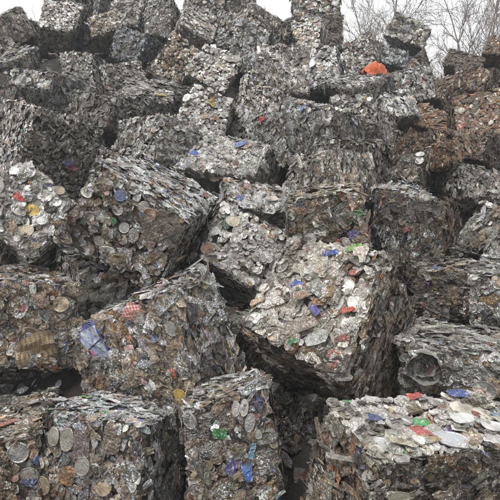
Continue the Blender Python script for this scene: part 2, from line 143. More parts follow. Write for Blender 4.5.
('z11','g','z',[1.862,5.322,1.391],[0.8937,0.3042,0.166,0.285],[0.638,0.714,0.691],[0,0,0,0,0,0,0,0,0,0,0,0,0,0,0,0,0,0,0,0,0,0,0,0],'mostly hidden bale in the crack between the low dark bale and the coil bale'),
('z12','g','x',[-2.353,5.346,2.066],[0.9564,0.1607,0.0563,0.2374],[0.736,0.585,0.714],[0,0,0,0,0,0,0,0,0,0,0,0,0,0,0,0,0,0,0,0,0,0,0,0],'mostly hidden bale in the crack between the yellow-lid bale and the tan-panel bale'),
('z13','g','y',[2.574,6.417,2.547],[0.9961,0.0485,-0.0273,-0.0684],[0.66,0.77,0.623],[0,0,0,0,0,0,0,0,0,0,0,0,0,0,0,0,0,0,0,0,0,0,0,0],'mostly hidden bale in the dark crack just beside the dark-fronted bale'),
('z14','g','z',[-0.228,9.082,5.382],[0.9294,0.3257,-0.1319,-0.1129],[0.695,0.765,0.762],[0,0,0,0,0,0,0,0,0,0,0,0,0,0,0,0,0,0,0,0,0,0,0,0],'mostly hidden bale in the crack between the bright square-topped bale and the steep bale'),
('z15','g','x',[1.48,4.733,0.796],[0.9064,0.3172,0.0038,-0.279],[0.739,0.586,0.643],[0,0,0,0,0,0,0,0,0,0,0,0,0,0,0,0,0,0,0,0,0,0,0,0],'mostly hidden bale in the crack between the coil bale and the biggest bright bale'),
('z16','g','y',[-0.383,6.135,2.74],[0.9698,0.2131,-0.1182,-0.0056],[0.582,0.671,0.609],[0,0,0,0,0,0,0,0,0,0,0,0,0,0,0,0,0,0,0,0,0,0,0,0],'mostly hidden bale in the crack between the white-lid bale and the torn-sheet bale'),
('z17','g','z',[-1.993,7.101,3.743],[0.9472,0.0205,-0.1024,-0.3033],[0.749,0.614,0.653],[0,0,0,0,0,0,0,0,0,0,0,0,0,0,0,0,0,0,0,0,0,0,0,0],'mostly hidden bale in the crack between the low grey one and the large slanted bale'),
('z18','g','x',[-0.449,3.835,0.379],[0.9813,0.1859,0.0473,-0.0134],[0.629,0.763,0.755],[0,0,0,0,0,0,0,0,0,0,0,0,0,0,0,0,0,0,0,0,0,0,0,0],'mostly hidden bale in the crack between the bottom centre bale and the lid-faced bale'),
('z19','g','y',[-2.642,9.667,6.129],[0.9691,0.2305,0.0544,-0.0686],[0.748,0.628,0.733],[0,0,0,0,0,0,0,0,0,0,0,0,0,0,0,0,0,0,0,0,0,0,0,0],'mostly hidden bale in the crack between the brownish tipped bale and the swirling-strip bale'),
('z20','g','z',[1.332,6.155,2.485],[0.9337,0.0223,-0.1197,-0.3366],[0.665,0.709,0.71],[0,0,0,0,0,0,0,0,0,0,0,0,0,0,0,0,0,0,0,0,0,0,0,0],'mostly hidden bale in the crack between the pale-flap bale and the upright layered bale'),
('z21','g','x',[0.344,6.703,3.18],[0.9481,0.2458,0.0675,-0.1902],[0.599,0.597,0.561],[0,0,0,0,0,0,0,0,0,0,0,0,0,0,0,0,0,0,0,0,0,0,0,0],'mostly hidden bale in the crack between the red-scrap bale and the flat pale bale'),
('z22','g','y',[-1.163,7.477,4.297],[0.9433,0.2623,0.1644,0.1197],[0.63,0.634,0.646],[0,0,0,0,0,0,0,0,0,0,0,0,0,0,0,0,0,0,0,0,0,0,0,0],'mostly hidden bale in the crack between the steep bale and the yellow-scrap bale'),
('z23','g','z',[0.653,9.591,6.403],[0.9633,0.1776,-0.1577,-0.1247],[0.666,0.717,0.673],[0,0,0,0,0,0,0,0,0,0,0,0,0,0,0,0,0,0,0,0,0,0,0,0],'mostly hidden bale in the crack between the slanting skyline bale and the broad grey bale'),
('z24','g','x',[-3.201,9.236,6.979],[0.9617,0.2355,0.1292,-0.0555],[0.55,0.564,0.599],[0,0,0,0,0,0,0,0,0,0,0,0,0,0,0,0,0,0,0,0,0,0,0,0],'mostly hidden bale in the crack between the overhanging skyline block and the top-edge bale'),
]
SPECIALS=[
('B',[-0.56,-1.0,0.477],'printed_bag',[0.3,0.23,-1.0,[0.1,0.2,0.5],0]),
('L2',[0.014,-0.144,1.0],'can_lid',[0.115,0.1,0,[0.75,0.47,0.01],0]),
('L2',[0.496,0.95,1.0],'can_lid',[0.1,0.08,0.3,[0.8,0.8,0.78],0.2]),
('L2',[0.462,0.0,1.0],'can_lid',[0.1,0.075,0.2,[0.75,0.74,0.7],0.4]),
('L2',[-0.01,-0.584,1.0],'can_lid',[0.09,0.07,0.1,[0.7,0.7,0.68],0.4]),
('L2',[-0.476,-0.436,1.0],'can_lid',[0.12,0.1,0.6,[0.55,0.45,0.3],0.3]),
('L2',[0.037,0.298,1.0],'crushed_can',[0.12,0.08,-0.6,[0.6,0.06,0.05],0]),
('L2',[-0.415,0.209,1.0],'crushed_can',[0.1,0.07,0.6,[0.25,0.25,0.27],0.3]),
('L2',[0.907,-0.361,1.0],'can_lid',[0.08,0.08,0,[0.55,0.42,0.28],0.1]),
('L2',[0.181,0.821,1.0],'crushed_can',[0.12,0.09,0.2,[0.78,0.78,0.76],0.1]),
('B',[0.297,-1.0,0.839],'checked_wrapper',[0.15,0.13,-0.5,[0.6,0.1,0.1],0]),
('B',[0.085,-1.0,0.161],'checked_wrapper',[0.1,0.08,0.4,[0.6,0.25,0.28],0]),
('B',[0.784,-1.0,-0.339],'crushed_can',[0.09,0.05,-1.1,[0.75,0.14,0.03],0]),
('B',[0.828,-1.0,-0.773],'can_lid',[0.14,0.1,-1.0,[0.62,0.38,0.02],0.1]),
('B',[1.0,-0.47,0.529],'crushed_can',[0.17,0.12,-1.2,[0.16,0.17,0.18],0.5]),
('B',[0.39,0.616,1.0],'crushed_can',[0.13,0.11,0.3,[0.26,0.12,0.05],0.1]),
('B',[0.85,-1.0,0.385],'can_lid',[0.11,0.08,-1.0,[0.45,0.44,0.42],0.7]),
('B',[1.0,0.247,0.028],'crushed_can',[0.17,0.08,-1.0,[0.8,0.79,0.77],0.3]),
('L1',[0.191,-1.0,-0.457],'ridged_panel',[0.25,0.21,0.1,[0.42,0.31,0.19],0]),
('L1',[0.6,-1.0,0.529],'can_lid',[0.12,0.12,0,[0.62,0.5,0.33],0.3]),
('L1',[-0.007,0.168,1.0],'can_lid',[0.13,0.1,0.2,[0.6,0.6,0.58],0.6]),
('L1',[0.999,-1.0,0.727],'can_lid',[0.12,0.1,0.2,[0.35,0.34,0.3],0.5]),
('D',[-0.019,0.789,1.0],'crushed_can',[0.13,0.05,0,[0.04,0.1,0.5],0]),
('D',[0.357,0.965,1.0],'crushed_can',[0.13,0.06,0.2,[0.2,0.45,0.05],0]),
('D',[-0.355,0.113,1.0],'crushed_can',[0.11,0.06,-0.4,[0.05,0.14,0.6],0]),
('D',[0.2,-0.259,1.0],'crushed_can',[0.1,0.06,-1.2,[0.12,0.12,0.6],0]),
('D',[0.692,-0.036,1.0],'crushed_can',[0.11,0.05,0,[0.7,0.1,0.05],0]),
('D',[0.067,-0.844,1.0],'crushed_can',[0.08,0.06,0,[0.03,0.35,0.13],0]),
('D',[0.036,-0.567,1.0],'crushed_can',[0.22,0.09,0.1,[0.42,0.34,0.28],0.2]),
('D',[-0.062,0.393,1.0],'crushed_can',[0.09,0.05,1.2,[0.55,0.25,0.1],0]),
('D',[-0.104,-0.107,1.0],'crushed_can',[0.12,0.06,0.1,[0.5,0.32,0.22],0]),
('D',[0.57,-0.83,1.0],'crushed_can',[0.14,0.1,-1,[0.72,0.66,0.55],0.1]),
('D',[0.4,-0.628,1.0],'crushed_can',[0.14,0.09,0.2,[0.75,0.75,0.7],0.1]),
('AX',[0.588,-1.0,-0.386],'crushed_can',[0.11,0.07,0.6,[0.2,0.13,0.4],0]),
('b3',[-0.207,0.0,1.0],'crumpled_sheet',[0.2,0.1,0.3,[0.1,0.5,0.14],0]),
('b3',[-0.378,-0.395,1.0],'crumpled_sheet',[0.19,0.09,0.2,[0.72,0.14,0.12],0]),
('b3',[0.016,-0.617,1.0],'can_lid',[0.2,0.13,0,[0.7,0.72,0.74],0.5]),
('b3',[0.576,0.199,1.0],'can_lid',[0.24,0.15,-0.2,[0.68,0.62,0.5],0.1]),
('b3',[-0.46,-0.147,1.0],'can_lid',[0.14,0.1,0,[0.75,0.73,0.7],0.3]),
('b3',[0.265,-0.208,1.0],'can_lid',[0.12,0.08,0,[0.74,0.74,0.72],0.3]),
('b3',[0.602,-0.423,1.0],'can_lid',[0.14,0.09,0,[0.8,0.8,0.78],0.2]),
('b3',[-0.116,-0.259,1.0],'crushed_can',[0.13,0.08,0.3,[0.7,0.65,0.55],0.1]),
('b3',[0.032,0.811,1.0],'crushed_can',[0.1,0.07,0.3,[0.7,0.06,0.04],0]),
('b3',[0.118,0.755,1.0],'crushed_can',[0.08,0.06,0.2,[0.75,0.75,0.78],0]),
('b3',[0.639,0.868,1.0],'crushed_can',[0.17,0.09,0.2,[0.05,0.12,0.45],0]),
('b3',[-0.569,0.183,1.0],'crushed_can',[0.17,0.07,0.2,[0.06,0.14,0.45],0]),
('b3',[-0.768,-0.55,1.0],'can_lid',[0.13,0.08,-0.8,[0.72,0.72,0.7],0.5]),
('b3',[-0.299,-0.603,1.0],'crushed_can',[0.16,0.08,0.4,[0.68,0.45,0.22],0]),
('b3',[-0.645,-0.789,1.0],'crushed_can',[0.14,0.07,-0.2,[0.75,0.65,0.45],0]),
('b3',[0.229,-0.636,1.0],'crushed_can',[0.14,0.08,0,[0.7,0.45,0.38],0]),
('b2',[0.298,-1.0,-0.133],'crushed_can',[0.14,0.08,-1.3,[0.05,0.22,0.75],0]),
('b2',[0.447,-1.0,0.114],'crushed_can',[0.11,0.05,1.4,[0.15,0.42,0.6],0]),
('b2',[-0.036,-1.0,-0.035],'crushed_can',[0.12,0.07,1.2,[0.12,0.12,0.4],0]),
('b2',[-0.209,-1.0,0.498],'crushed_can',[0.1,0.08,0,[0.08,0.33,0.12],0]),
('b2',[0.211,-1.0,0.76],'can_lid',[0.09,0.05,1.5,[0.66,0.65,0.63],0.5]),
('b2',[0.394,-1.0,0.74],'can_lid',[0.1,0.05,1.5,[0.66,0.65,0.6],0.5]),
('b2',[0.477,-1.0,0.509],'can_lid',[0.11,0.06,1.4,[0.5,0.5,0.48],0.6]),
('b2',[0.728,-1.0,0.732],'crushed_can',[0.1,0.06,1.3,[0.06,0.08,0.25],0]),
('b2',[1.0,-0.334,-0.465],'can_lid',[0.09,0.06,1.3,[0.6,0.55,0.45],0.3]),
('b2',[1.0,-0.405,-0.566],'crushed_can',[0.12,0.06,-0.4,[0.72,0.62,0.55],0.1]),
('b1',[1.0,0.789,0.625],'crushed_can',[0.12,0.035,1.4,[0.7,0.5,0.03],0]),
('b1',[-0.737,0.171,1.0],'crushed_can',[0.12,0.07,-0.5,[0.2,0.5,0.04],0]),
('b1',[-0.834,-0.421,1.0],'crumpled_sheet',[0.2,0.1,0,[0.8,0.8,0.82],0.1]),
('b1',[-0.474,-1.0,0.546],'can_lid',[0.15,0.1,1.4,[0.45,0.42,0.36],0.6]),
('b1',[-0.147,-1.0,0.495],'crushed_can',[0.18,0.12,1.5,[0.27,0.2,0.2],0.2]),
('b1',[-0.768,-1.0,0.552],'can_lid',[0.12,0.1,1.2,[0.5,0.47,0.4],0.5]),
('b1',[-0.039,-1.0,0.177],'can_lid',[0.12,0.1,1,[0.42,0.4,0.36],0.6]),
('b1',[0.284,-1.0,-0.165],'can_lid',[0.13,0.11,0.5,[0.4,0.3,0.18],0.2]),
('b1',[-0.872,-1.0,-0.311],'can_lid',[0.13,0.12,0.5,[0.36,0.27,0.17],0.2]),
('b1',[-0.416,-1.0,-0.075],'crushed_can',[0.12,0.1,1.2,[0.55,0.27,0.1],0.1]),
('b1',[0.492,-1.0,0.709],'crushed_can',[0.17,0.12,1.4,[0.24,0.18,0.13],0.1]),
('b0',[0.562,-1.0,0.691],'can_lid',[0.13,0.13,0,[0.5,0.5,0.49],0.8]),
('b0',[0.554,0.211,1.0],'can_lid',[0.11,0.09,0.5,[0.75,0.74,0.7],0.5]),
('b0',[0.109,-0.393,1.0],'crushed_can',[0.14,0.07,0.7,[0.55,0.2,0.12],0.1]),
('b0',[0.739,-1.0,0.202],'can_lid',[0.13,0.11,0.2,[0.35,0.33,0.28],0.5]),
('AK',[0.451,-0.68,1.0],'crumpled_sheet',[0.26,0.09,0.3,[0.78,0.62,0.03],0]),
('AM',[0.103,0.49,1.0],'crumpled_sheet',[0.14,0.09,-0.8,[0.75,0.5,0.03],0]),
('AM',[0.061,-0.198,1.0],'crushed_can',[0.12,0.08,0.2,[0.6,0.45,0.3],0]),
('AM',[0.477,-0.105,1.0],'crushed_can',[0.09,0.06,0.2,[0.65,0.2,0.13],0]),
('AR',[-0.204,-1.0,0.788],'crumpled_sheet',[0.13,0.08,0.3,[0.75,0.05,0.03],0]),
('AQ',[-0.351,-1.0,0.97],'crumpled_sheet',[0.13,0.1,0.2,[0.1,0.2,0.55],0]),
('AN',[-0.445,-1.0,0.871],'crumpled_sheet',[0.2,0.15,-1.1,[0.82,0.82,0.82],0]),
('AN',[-0.784,-0.202,1.0],'crushed_can',[0.12,0.07,-0.5,[0.08,0.2,0.6],0]),
('AN',[0.181,0.605,1.0],'crushed_can',[0.16,0.08,0.3,[0.15,0.25,0.6],0]),
('M1',[0.311,-1.0,0.679],'can_lid',[0.105,0.1,0,[0.4,0.19,0.09],0.1]),
('M1',[0.207,-1.0,0.068],'can_lid',[0.085,0.085,0,[0.48,0.47,0.45],0.7]),
('M1',[-0.267,-1.0,0.369],'can_lid',[0.085,0.085,0,[0.5,0.49,0.47],0.7]),
('M1',[0.126,-1.0,0.747],'can_lid',[0.085,0.085,0,[0.5,0.49,0.47],0.7]),
('M1',[-0.012,-1.0,0.06],'can_lid',[0.085,0.085,0,[0.48,0.47,0.45],0.7]),
('M1',[-0.36,-1.0,0.663],'can_lid',[0.09,0.08,0,[0.13,0.2,0.42],0.1]),
('M1',[-0.27,-1.0,-0.49],'can_lid',[0.09,0.08,0,[0.42,0.4,0.36],0.7]),
('M1',[0.606,-1.0,0.615],'crumpled_sheet',[0.26,0.22,0.4,[0.24,0.19,0.15],0.1]),
('C1',[-0.895,-1.0,-0.643],'can_lid',[0.14,0.1,0.1,[0.55,0.3,0.16],0.1]),
('C1',[-0.587,-1.0,0.488],'can_lid',[0.13,0.105,0,[0.62,0.56,0.4],0.1]),
('C1',[-0.699,-1.0,0.414],'crushed_can',[0.13,0.08,1.2,[0.12,0.22,0.18],0.1]),
('AX',[0.544,-0.815,1.0],'bent_flap',[0.26,0.1,0.15,[0.72,0.71,0.68],0.3]),
('AX',[-0.45,-1.0,-0.484],'can_lid',[0.1,0.09,0,[0.7,0.69,0.66],0.4]),
('AX',[-0.693,-1.0,0.667],'crushed_can',[0.13,0.07,0,[0.5,0.3,0.2],0.1]),
('AJ',[0.353,-1.0,-0.131],'crushed_can',[0.16,0.08,-0.6,[0.5,0.08,0.2],0]),
('AJ',[0.188,-1.0,-0.069],'crushed_can',[0.12,0.07,-0.6,[0.12,0.1,0.4],0]),
('AJ2',[-0.178,-0.979,1.0],'crushed_can',[0.1,0.05,0.2,[0.7,0.15,0.05],0]),
('Y',[-0.712,-1.0,0.187],'can_lid',[0.18,0.2,0,[0.75,0.75,0.76],0.2]),
('Y',[-0.629,-0.863,1.0],'crumpled_sheet',[0.18,0.12,0.2,[0.3,0.42,0.6],0]),
('S',[-1.0,-0.769,0.979],'can_lid',[0.1,0.09,0,[0.7,0.69,0.66],0.3]),
('S',[-1.0,-0.835,0.671],'can_lid',[0.1,0.09,0,[0.7,0.69,0.66],0.3]),
('S',[-0.679,-1.0,0.504],'can_lid',[0.1,0.09,0,[0.6,0.48,0.22],0.2]),
('S',[0.141,-1.0,0.912],'can_lid',[0.1,0.09,0,[0.55,0.55,0.54],0.5]),
('AS',[0.75,-1.0,0.089],'can_lid',[0.12,0.1,0,[0.75,0.75,0.73],0.3]),
('AS',[0.139,-1.0,0.931],'can_lid',[0.11,0.1,0,[0.72,0.72,0.7],0.3]),
('AS',[0.368,-1.0,0.406],'crushed_can',[0.1,0.06,0.3,[0.65,0.48,0.12],0]),
('AO',[0.235,-0.114,1.0],'can_lid',[0.13,0.08,0,[0.62,0.54,0.42],0.2]),
('G',[-0.515,-1.0,0.095],'metal_coil',[0.25,0.25,0,[0.68,0.66,0.62],0.25]),
('G',[0.303,-1.0,0.144],'crushed_can',[0.3,0.14,0,[0.36,0.35,0.33],0.4]),
('G',[0.528,-1.0,-0.563],'can_lid',[0.17,0.14,0.2,[0.34,0.35,0.32],0.5]),
('Fd',[0.126,-0.16,-1.0],'crushed_can',[0.12,0.09,0.2,[0.2,0.3,0.45],0.1]),
('Gr',[-0.389,-1.0,0.389],'crushed_can',[0.12,0.08,0.3,[0.55,0.35,0.13],0.1]),
('E',[-0.582,-0.785,1.0],'bent_flap',[0.3,0.08,-0.2,[0.66,0.65,0.62],0.4]),
('E',[0.411,-1.0,0.825],'bent_flap',[0.26,0.07,-0.2,[0.6,0.58,0.54],0.4]),
('E',[-0.467,-1.0,0.673],'crushed_can',[0.14,0.07,-0.5,[0.05,0.05,0.05],0.2]),  # near-black piece stands in for the shade inside a hole
('E',[-0.207,-1.0,0.271],'crushed_can',[0.1,0.06,0.3,[0.35,0.06,0.06],0]),
('Q',[-0.109,-1.0,0.919],'crumpled_sheet',[0.3,0.2,-0.4,[0.33,0.13,0.06],0.1]),
('N',[-0.617,-1.0,0.811],'crushed_can',[0.2,0.08,-0.3,[0.15,0.17,0.25],0.3]),
]


# ------------------------------------------------------------------ helpers
FWD = np.array([0, math.cos(PITCH), math.sin(PITCH)]); UPV = np.array([0, -math.sin(PITCH), math.cos(PITCH)])
def qmat(q):
    return np.array(Quaternion(q).to_matrix())

def link(name, mesh, parent=None, **props):
    o = bpy.data.objects.new(name, mesh); COL.objects.link(o)
    if parent is not None: o.parent = parent
    for k, v in props.items(): o[k] = v
    return o

def np_mesh(name, V, T, mat, colours=None, smooth=False):
    m = bpy.data.meshes.new(name)
    V = np.ascontiguousarray(V, dtype=np.float32); T = np.ascontiguousarray(T, dtype=np.int32)
    m.vertices.add(len(V)); m.vertices.foreach_set('co', V.ravel())
    k = T.shape[1]
    m.loops.add(T.size); m.loops.foreach_set('vertex_index', T.ravel())
    m.polygons.add(len(T)); m.polygons.foreach_set('loop_start', np.arange(0, T.size, k, dtype=np.int32))
    m.polygons.foreach_set('loop_total', np.full(len(T), k, dtype=np.int32))
    m.polygons.foreach_set('use_smooth', np.full(len(T), smooth))
    if colours is not None:
        a = m.attributes.new('col', 'FLOAT_COLOR', 'POINT')
        a.data.foreach_set('color', np.ascontiguousarray(colours, dtype=np.float32).ravel())
    m.materials.append(mat); m.update(calc_edges=True)
    return m

class Waves:                                   # cheap smooth noise: a sum of random sines
    def __init__(self, r, scales=((2.2, 1.0), (5.0, .5), (11.0, .28)), n=7):
        self.k = []; 
        for s, a in scales:
            for _ in range(n):
                d = r.normal(size=3); d /= np.linalg.norm(d)
                self.k.append((d*s*r.uniform(.7, 1.3), r.uniform(0, 6.28), a/math.sqrt(n)))
    def __call__(self, P):
        out = np.zeros(len(P))
        for d, ph, a in self.k: out += a*np.sin(P@d*math.pi + ph)
        return out

# ------------------------------------------------------------------ materials
def new_mat(name):
    m = bpy.data.materials.new(name); m.use_nodes = True
    nt = m.node_tree; b = nt.nodes['Principled BSDF']
    return m, nt.nodes, nt.links, b
def math_node(N, L, op, a, b=None, clamp=False):
    n = N.new('ShaderNodeMath'); n.operation = op; n.use_clamp = clamp
    for i, v in enumerate((a, b)):
        if v is None: continue
        if isinstance(v, (int, float)): n.inputs[i].default_value = v
        else: L.new(v, n.inputs[i])
    return n.outputs[0]
def mix_rgb(N, L, f, a, b, blend='MIX'):
    n = N.new('ShaderNodeMix'); n.data_type = 'RGBA'; n.blend_type = blend
    for i, v in ((0, f), (6, a), (7, b)):
        if isinstance(v, (int, float)): n.inputs[i].default_value = v
        elif isinstance(v, tuple): n.inputs[i].default_value = v
        else: L.new(v, n.inputs[i])
    return n.outputs[2]
def noise(N, L, vec, scale, detail=3.0, rough=.55):
    n = N.new('ShaderNodeTexNoise'); n.inputs['Scale'].default_value = scale
    n.inputs['Detail'].default_value = detail; n.inputs['Roughness'].default_value = rough
    L.new(vec, n.inputs['Vector']); return n
def ramp(N, L, fac, lo, hi):
    n = N.new('ShaderNodeMapRange'); n.inputs['From Min'].default_value = lo; n.inputs['From Max'].default_value = hi
    L.new(fac, n.inputs['Value']); return n.outputs[0]

def scrap_material(name, joined, crumple=1.0):
    m, N, L, b = new_mat(name)
    geo = N.new('ShaderNodeNewGeometry'); pos = geo.outputs['Position']
    if joined:
        at = N.new('ShaderNodeAttribute'); at.attribute_name = 'col'; col, met = at.outputs['Color'], at.outputs['Alpha']
    else:
        oi = N.new('ShaderNodeObjectInfo'); col, met = oi.outputs['Color'], oi.outputs['Alpha']
    n1 = noise(N, L, pos, 14.0, 2.5); n2 = noise(N, L, pos, 55.0, 1.5, .6); n3 = noise(N, L, pos, 3.0, 1.0)
    # worn print: paint comes off in patches and shows bare metal or white primer
    wear = ramp(N, L, n2.outputs[0], .54, .62)
    c1 = mix_rgb(N, L, math_node(N, L, 'MULTIPLY', wear, .45), col, (.55, .54, .52, 1))
    # grime
    g = math_node(N, L, 'ADD', math_node(N, L, 'MULTIPLY', n1.outputs[0], .75), math_node(N, L, 'MULTIPLY', n3.outputs[0], .45))
    grime = ramp(N, L, g, .52, .76)
    c2 = mix_rgb(N, L, math_node(N, L, 'MULTIPLY', grime, .72), c1, (.085, .067, .049, 1))
    L.new(math_node(N, L, 'MULTIPLY', met, math_node(N, L, 'SUBTRACT', 1.0, math_node(N, L, 'MULTIPLY', grime, .8))), b.inputs['Metallic'])
    L.new(math_node(N, L, 'ADD', math_node(N, L, 'MULTIPLY', grime, .35), math_node(N, L, 'ADD', .28, math_node(N, L, 'MULTIPLY', n2.outputs[0], .25))), b.inputs['Roughness'])
    mp = N.new('ShaderNodeMapping'); mp.inputs['Scale'].default_value = (1.0, 1.7, .6); mp.inputs['Rotation'].default_value = (.4, .7, .3); L.new(pos, mp.inputs['Vector'])
    n4 = noise(N, L, mp.outputs[0], 30.0, 1.0); n4.inputs['Distortion'].default_value = 1.2
    ridge = math_node(N, L, 'ABSOLUTE', math_node(N, L, 'SUBTRACT', n4.outputs[0], .5))      # sharp creases where the noise crosses its middle
    crease = ramp(N, L, ridge, 0.0, .12)
    n5 = noise(N, L, mp.outputs[0], 75.0, .5); n5.inputs['Distortion'].default_value = .8
    fine = ramp(N, L, math_node(N, L, 'ABSOLUTE', math_node(N, L, 'SUBTRACT', n5.outputs[0], .5)), 0.0, .10)
    dirt = math_node(N, L, 'SUBTRACT', 1.0, math_node(N, L, 'MULTIPLY', ramp(N, L, ridge, 0.0, .035), ramp(N, L, n5.outputs[0], .30, .42)))   # creases darkened in colour: dirt, and shade painted in for a crumpled look
    c3 = mix_rgb(N, L, math_node(N, L, 'MULTIPLY', dirt, .5*crumple), c2, (.045, .036, .028, 1))
    L.new(c3, b.inputs['Base Color'])
    h = math_node(N, L, 'ADD', math_node(N, L, 'MULTIPLY', crease, 1.0), math_node(N, L, 'MULTIPLY', fine, .45))
    bp = N.new('ShaderNodeBump'); bp.inputs['Strength'].default_value = .9*crumple; bp.inputs['Distance'].default_value = .007
    L.new(h, bp.inputs['Height']); L.new(bp.outputs[0], b.inputs['Normal'])
    return m
M_JOINED = scrap_material('scrap_joined', True)
M_PIECE = scrap_material('scrap_piece', False)
M_LID_JOINED = scrap_material('can_end_joined', True, .35)
M_LID = scrap_material('can_end', False, .35)

def core_material():
    m, N, L, b = new_mat('packed_core')
    geo = N.new('ShaderNodeNewGeometry'); pos = geo.outputs['Position']
    n1 = noise(N, L, pos, 30.0, 5.0, .65); n2 = noise(N, L, pos, 6.0, 3.0)
    c = mix_rgb(N, L, ramp(N, L, n1.outputs[0], .4, .65), (.02, .017, .014, 1), (.07, .062, .052, 1))  # dark core colour stands in for shade between the pieces
    c = mix_rgb(N, L, ramp(N, L, n2.outputs[0], .45, .7), c, (.05, .035, .024, 1))
    L.new(c, b.inputs['Base Color']); b.inputs['Roughness'].default_value = .7; b.inputs['Metallic'].default_value = .15
    bp = N.new('ShaderNodeBump'); bp.inputs['Strength'].default_value = 1.0; bp.inputs['Distance'].default_value = .02
    L.new(n1.outputs[0], bp.inputs['Height']); L.new(bp.outputs[0], b.inputs['Normal'])
    return m
M_CORE = core_material()

def print_material(name, kind):
    m, N, L, b = new_mat(name)
    tc = N.new('ShaderNodeTexCoord'); obj = tc.outputs['Object']
    geo = N.new('ShaderNodeNewGeometry'); pos = geo.outputs['Position']
    sep = N.new('ShaderNodeSeparateXYZ'); L.new(obj, sep.inputs[0])
    X, Y = sep.outputs[0], sep.outputs[1]
    oi = N.new('ShaderNodeObjectInfo')
    if kind == 'check':
        ch = N.new('ShaderNodeTexChecker'); ch.inputs['Scale'].default_value = 9.0; L.new(obj, ch.inputs['Vector'])
        L.new(oi.outputs['Color'], ch.inputs[1]); ch.inputs[2].default_value = (.55, .46, .42, 1); c = ch.outputs[0]
    elif kind == 'bag':
        ax = math_node(N, L, 'ABSOLUTE', X); ay = math_node(N, L, 'ABSOLUTE', Y)
        edge = math_node(N, L, 'GREATER_THAN', math_node(N, L, 'MAXIMUM', ax, ay), .40)
        nb = noise(N, L, obj, 5.0, 3.0)
        c = mix_rgb(N, L, ramp(N, L, nb.outputs[0], .42, .6), (.42, .47, .55, 1), (.20, .26, .42, 1))
        fold = math_node(N, L, 'LESS_THAN', math_node(N, L, 'ABSOLUTE', math_node(N, L, 'ADD', X, math_node(N, L, 'MULTIPLY', Y, .15))), .02)
        c = mix_rgb(N, L, fold, c, (.05, .06, .12, 1))
        pink = math_node(N, L, 'MULTIPLY', math_node(N, L, 'LESS_THAN', math_node(N, L, 'ABSOLUTE', math_node(N, L, 'SUBTRACT', X, .22)), .13),
                         math_node(N, L, 'LESS_THAN', math_node(N, L, 'ABSOLUTE', math_node(N, L, 'ADD', Y, .2)), .10))
        c = mix_rgb(N, L, pink, c, (.5, .13, .24, 1))
        c = mix_rgb(N, L, edge, c, (.06, .08, .28, 1))
    elif kind == 'ridge':
        w = N.new('ShaderNodeTexWave'); w.inputs['Scale'].default_value = 1.6; w.bands_direction = 'X'; L.new(obj, w.inputs['Vector'])
        dash = math_node(N, L, 'GREATER_THAN', math_node(N, L, 'SINE', math_node(N, L, 'MULTIPLY', Y, 75.0)), .2)
        rows = math_node(N, L, 'GREATER_THAN', math_node(N, L, 'SINE', math_node(N, L, 'MULTIPLY', X, 50.0)), .55)
        c = mix_rgb(N, L, math_node(N, L, 'MULTIPLY', rows, dash), (.36, .27, .17, 1), (.12, .08, .05, 1))
    n1 = noise(N, L, pos, 16.0, 4.0)
    c = mix_rgb(N, L, math_node(N, L, 'MULTIPLY', ramp(N, L, n1.outputs[0], .42, .68), .7), c, (.12, .095, .07, 1))
    L.new(c, b.inputs['Base Color']); b.inputs['Roughness'].default_value = .42
    n2 = noise(N, L, pos, 45.0, 3.0)
    bp = N.new('ShaderNodeBump'); bp.inputs['Strength'].default_value = .5; bp.inputs['Distance'].default_value = .006
    L.new(n2.outputs[0], bp.inputs['Height']); L.new(bp.outputs[0], b.inputs['Normal'])
    return m
M_CHECK = print_material('checked_print', 'check'); M_BAG = print_material('bag_print', 'bag'); M_RIDGE = print_material('ridged_board', 'ridge')

def ground_material(name, c0, c1, sc1, bump, speck):
    m, N, L, b = new_mat(name)
    geo = N.new('ShaderNodeNewGeometry'); pos = geo.outputs['Position']
    n1 = noise(N, L, pos, sc1, 6.0, .65); n2 = noise(N, L, pos, sc1*7, 5.0, .6)
    c = mix_rgb(N, L, ramp(N, L, n1.outputs[0], .35, .65), c0, c1)
    c = mix_rgb(N, L, ramp(N, L, n2.outputs[0], .5, .8), c, speck)
    L.new(c, b.inputs['Base Color']); b.inputs['Roughness'].default_value = .9
    bp = N.new('ShaderNodeBump'); bp.inputs['Strength'].default_value = 1.0; bp.inputs['Distance'].default_value = bump
    L.new(n2.outputs[0], bp.inputs['Height']); L.new(bp.outputs[0], b.inputs['Normal'])
    return m
M_GROUND = ground_material('yard_dirt', (.17, .145, .115, 1), (.26, .23, .19, 1), 1.2, .04, (.28, .25, .215, 1))
M_MOUND = ground_material('gap_shade_fill', (.022, .018, .015, 1), (.05, .042, .034, 1), 6.0, .05, (.07, .06, .05, 1))  # near-black colour stands in for shade deep in the gaps

def plain(name, col, rough, metal=0.0, nscale=20.0, bump=.01, var=.35):
    m, N, L, b = new_mat(name)
    geo = N.new('ShaderNodeNewGeometry'); pos = geo.outputs['Position']
    n1 = noise(N, L, pos, nscale, 4.0)
    c = mix_rgb(N, L, ramp(N, L, n1.outputs[0], .35, .7), tuple(v*(1-var) for v in col)+(1,), col+(1,))
    L.new(c, b.inputs['Base Color']); b.inputs['Roughness'].default_value = rough; b.inputs['Metallic'].default_value = metal
    bp = N.new('ShaderNodeBump'); bp.inputs['Distance'].default_value = bump; L.new(n1.outputs[0], bp.inputs['Height']); L.new(bp.outputs[0], b.inputs['Normal'])
    return m
M_BARK = plain('bark', (.19, .165, .15), .9, nscale=8.0)
M_TWIG = plain('twig', (.19, .15, .125), .9, nscale=8.0)
M_ORANGE = plain('orange_plastic', (.62, .13, .035), .45, nscale=9.0, bump=.03)
M_WIRE = plain('wire', (.4, .39, .38), .4, .8)

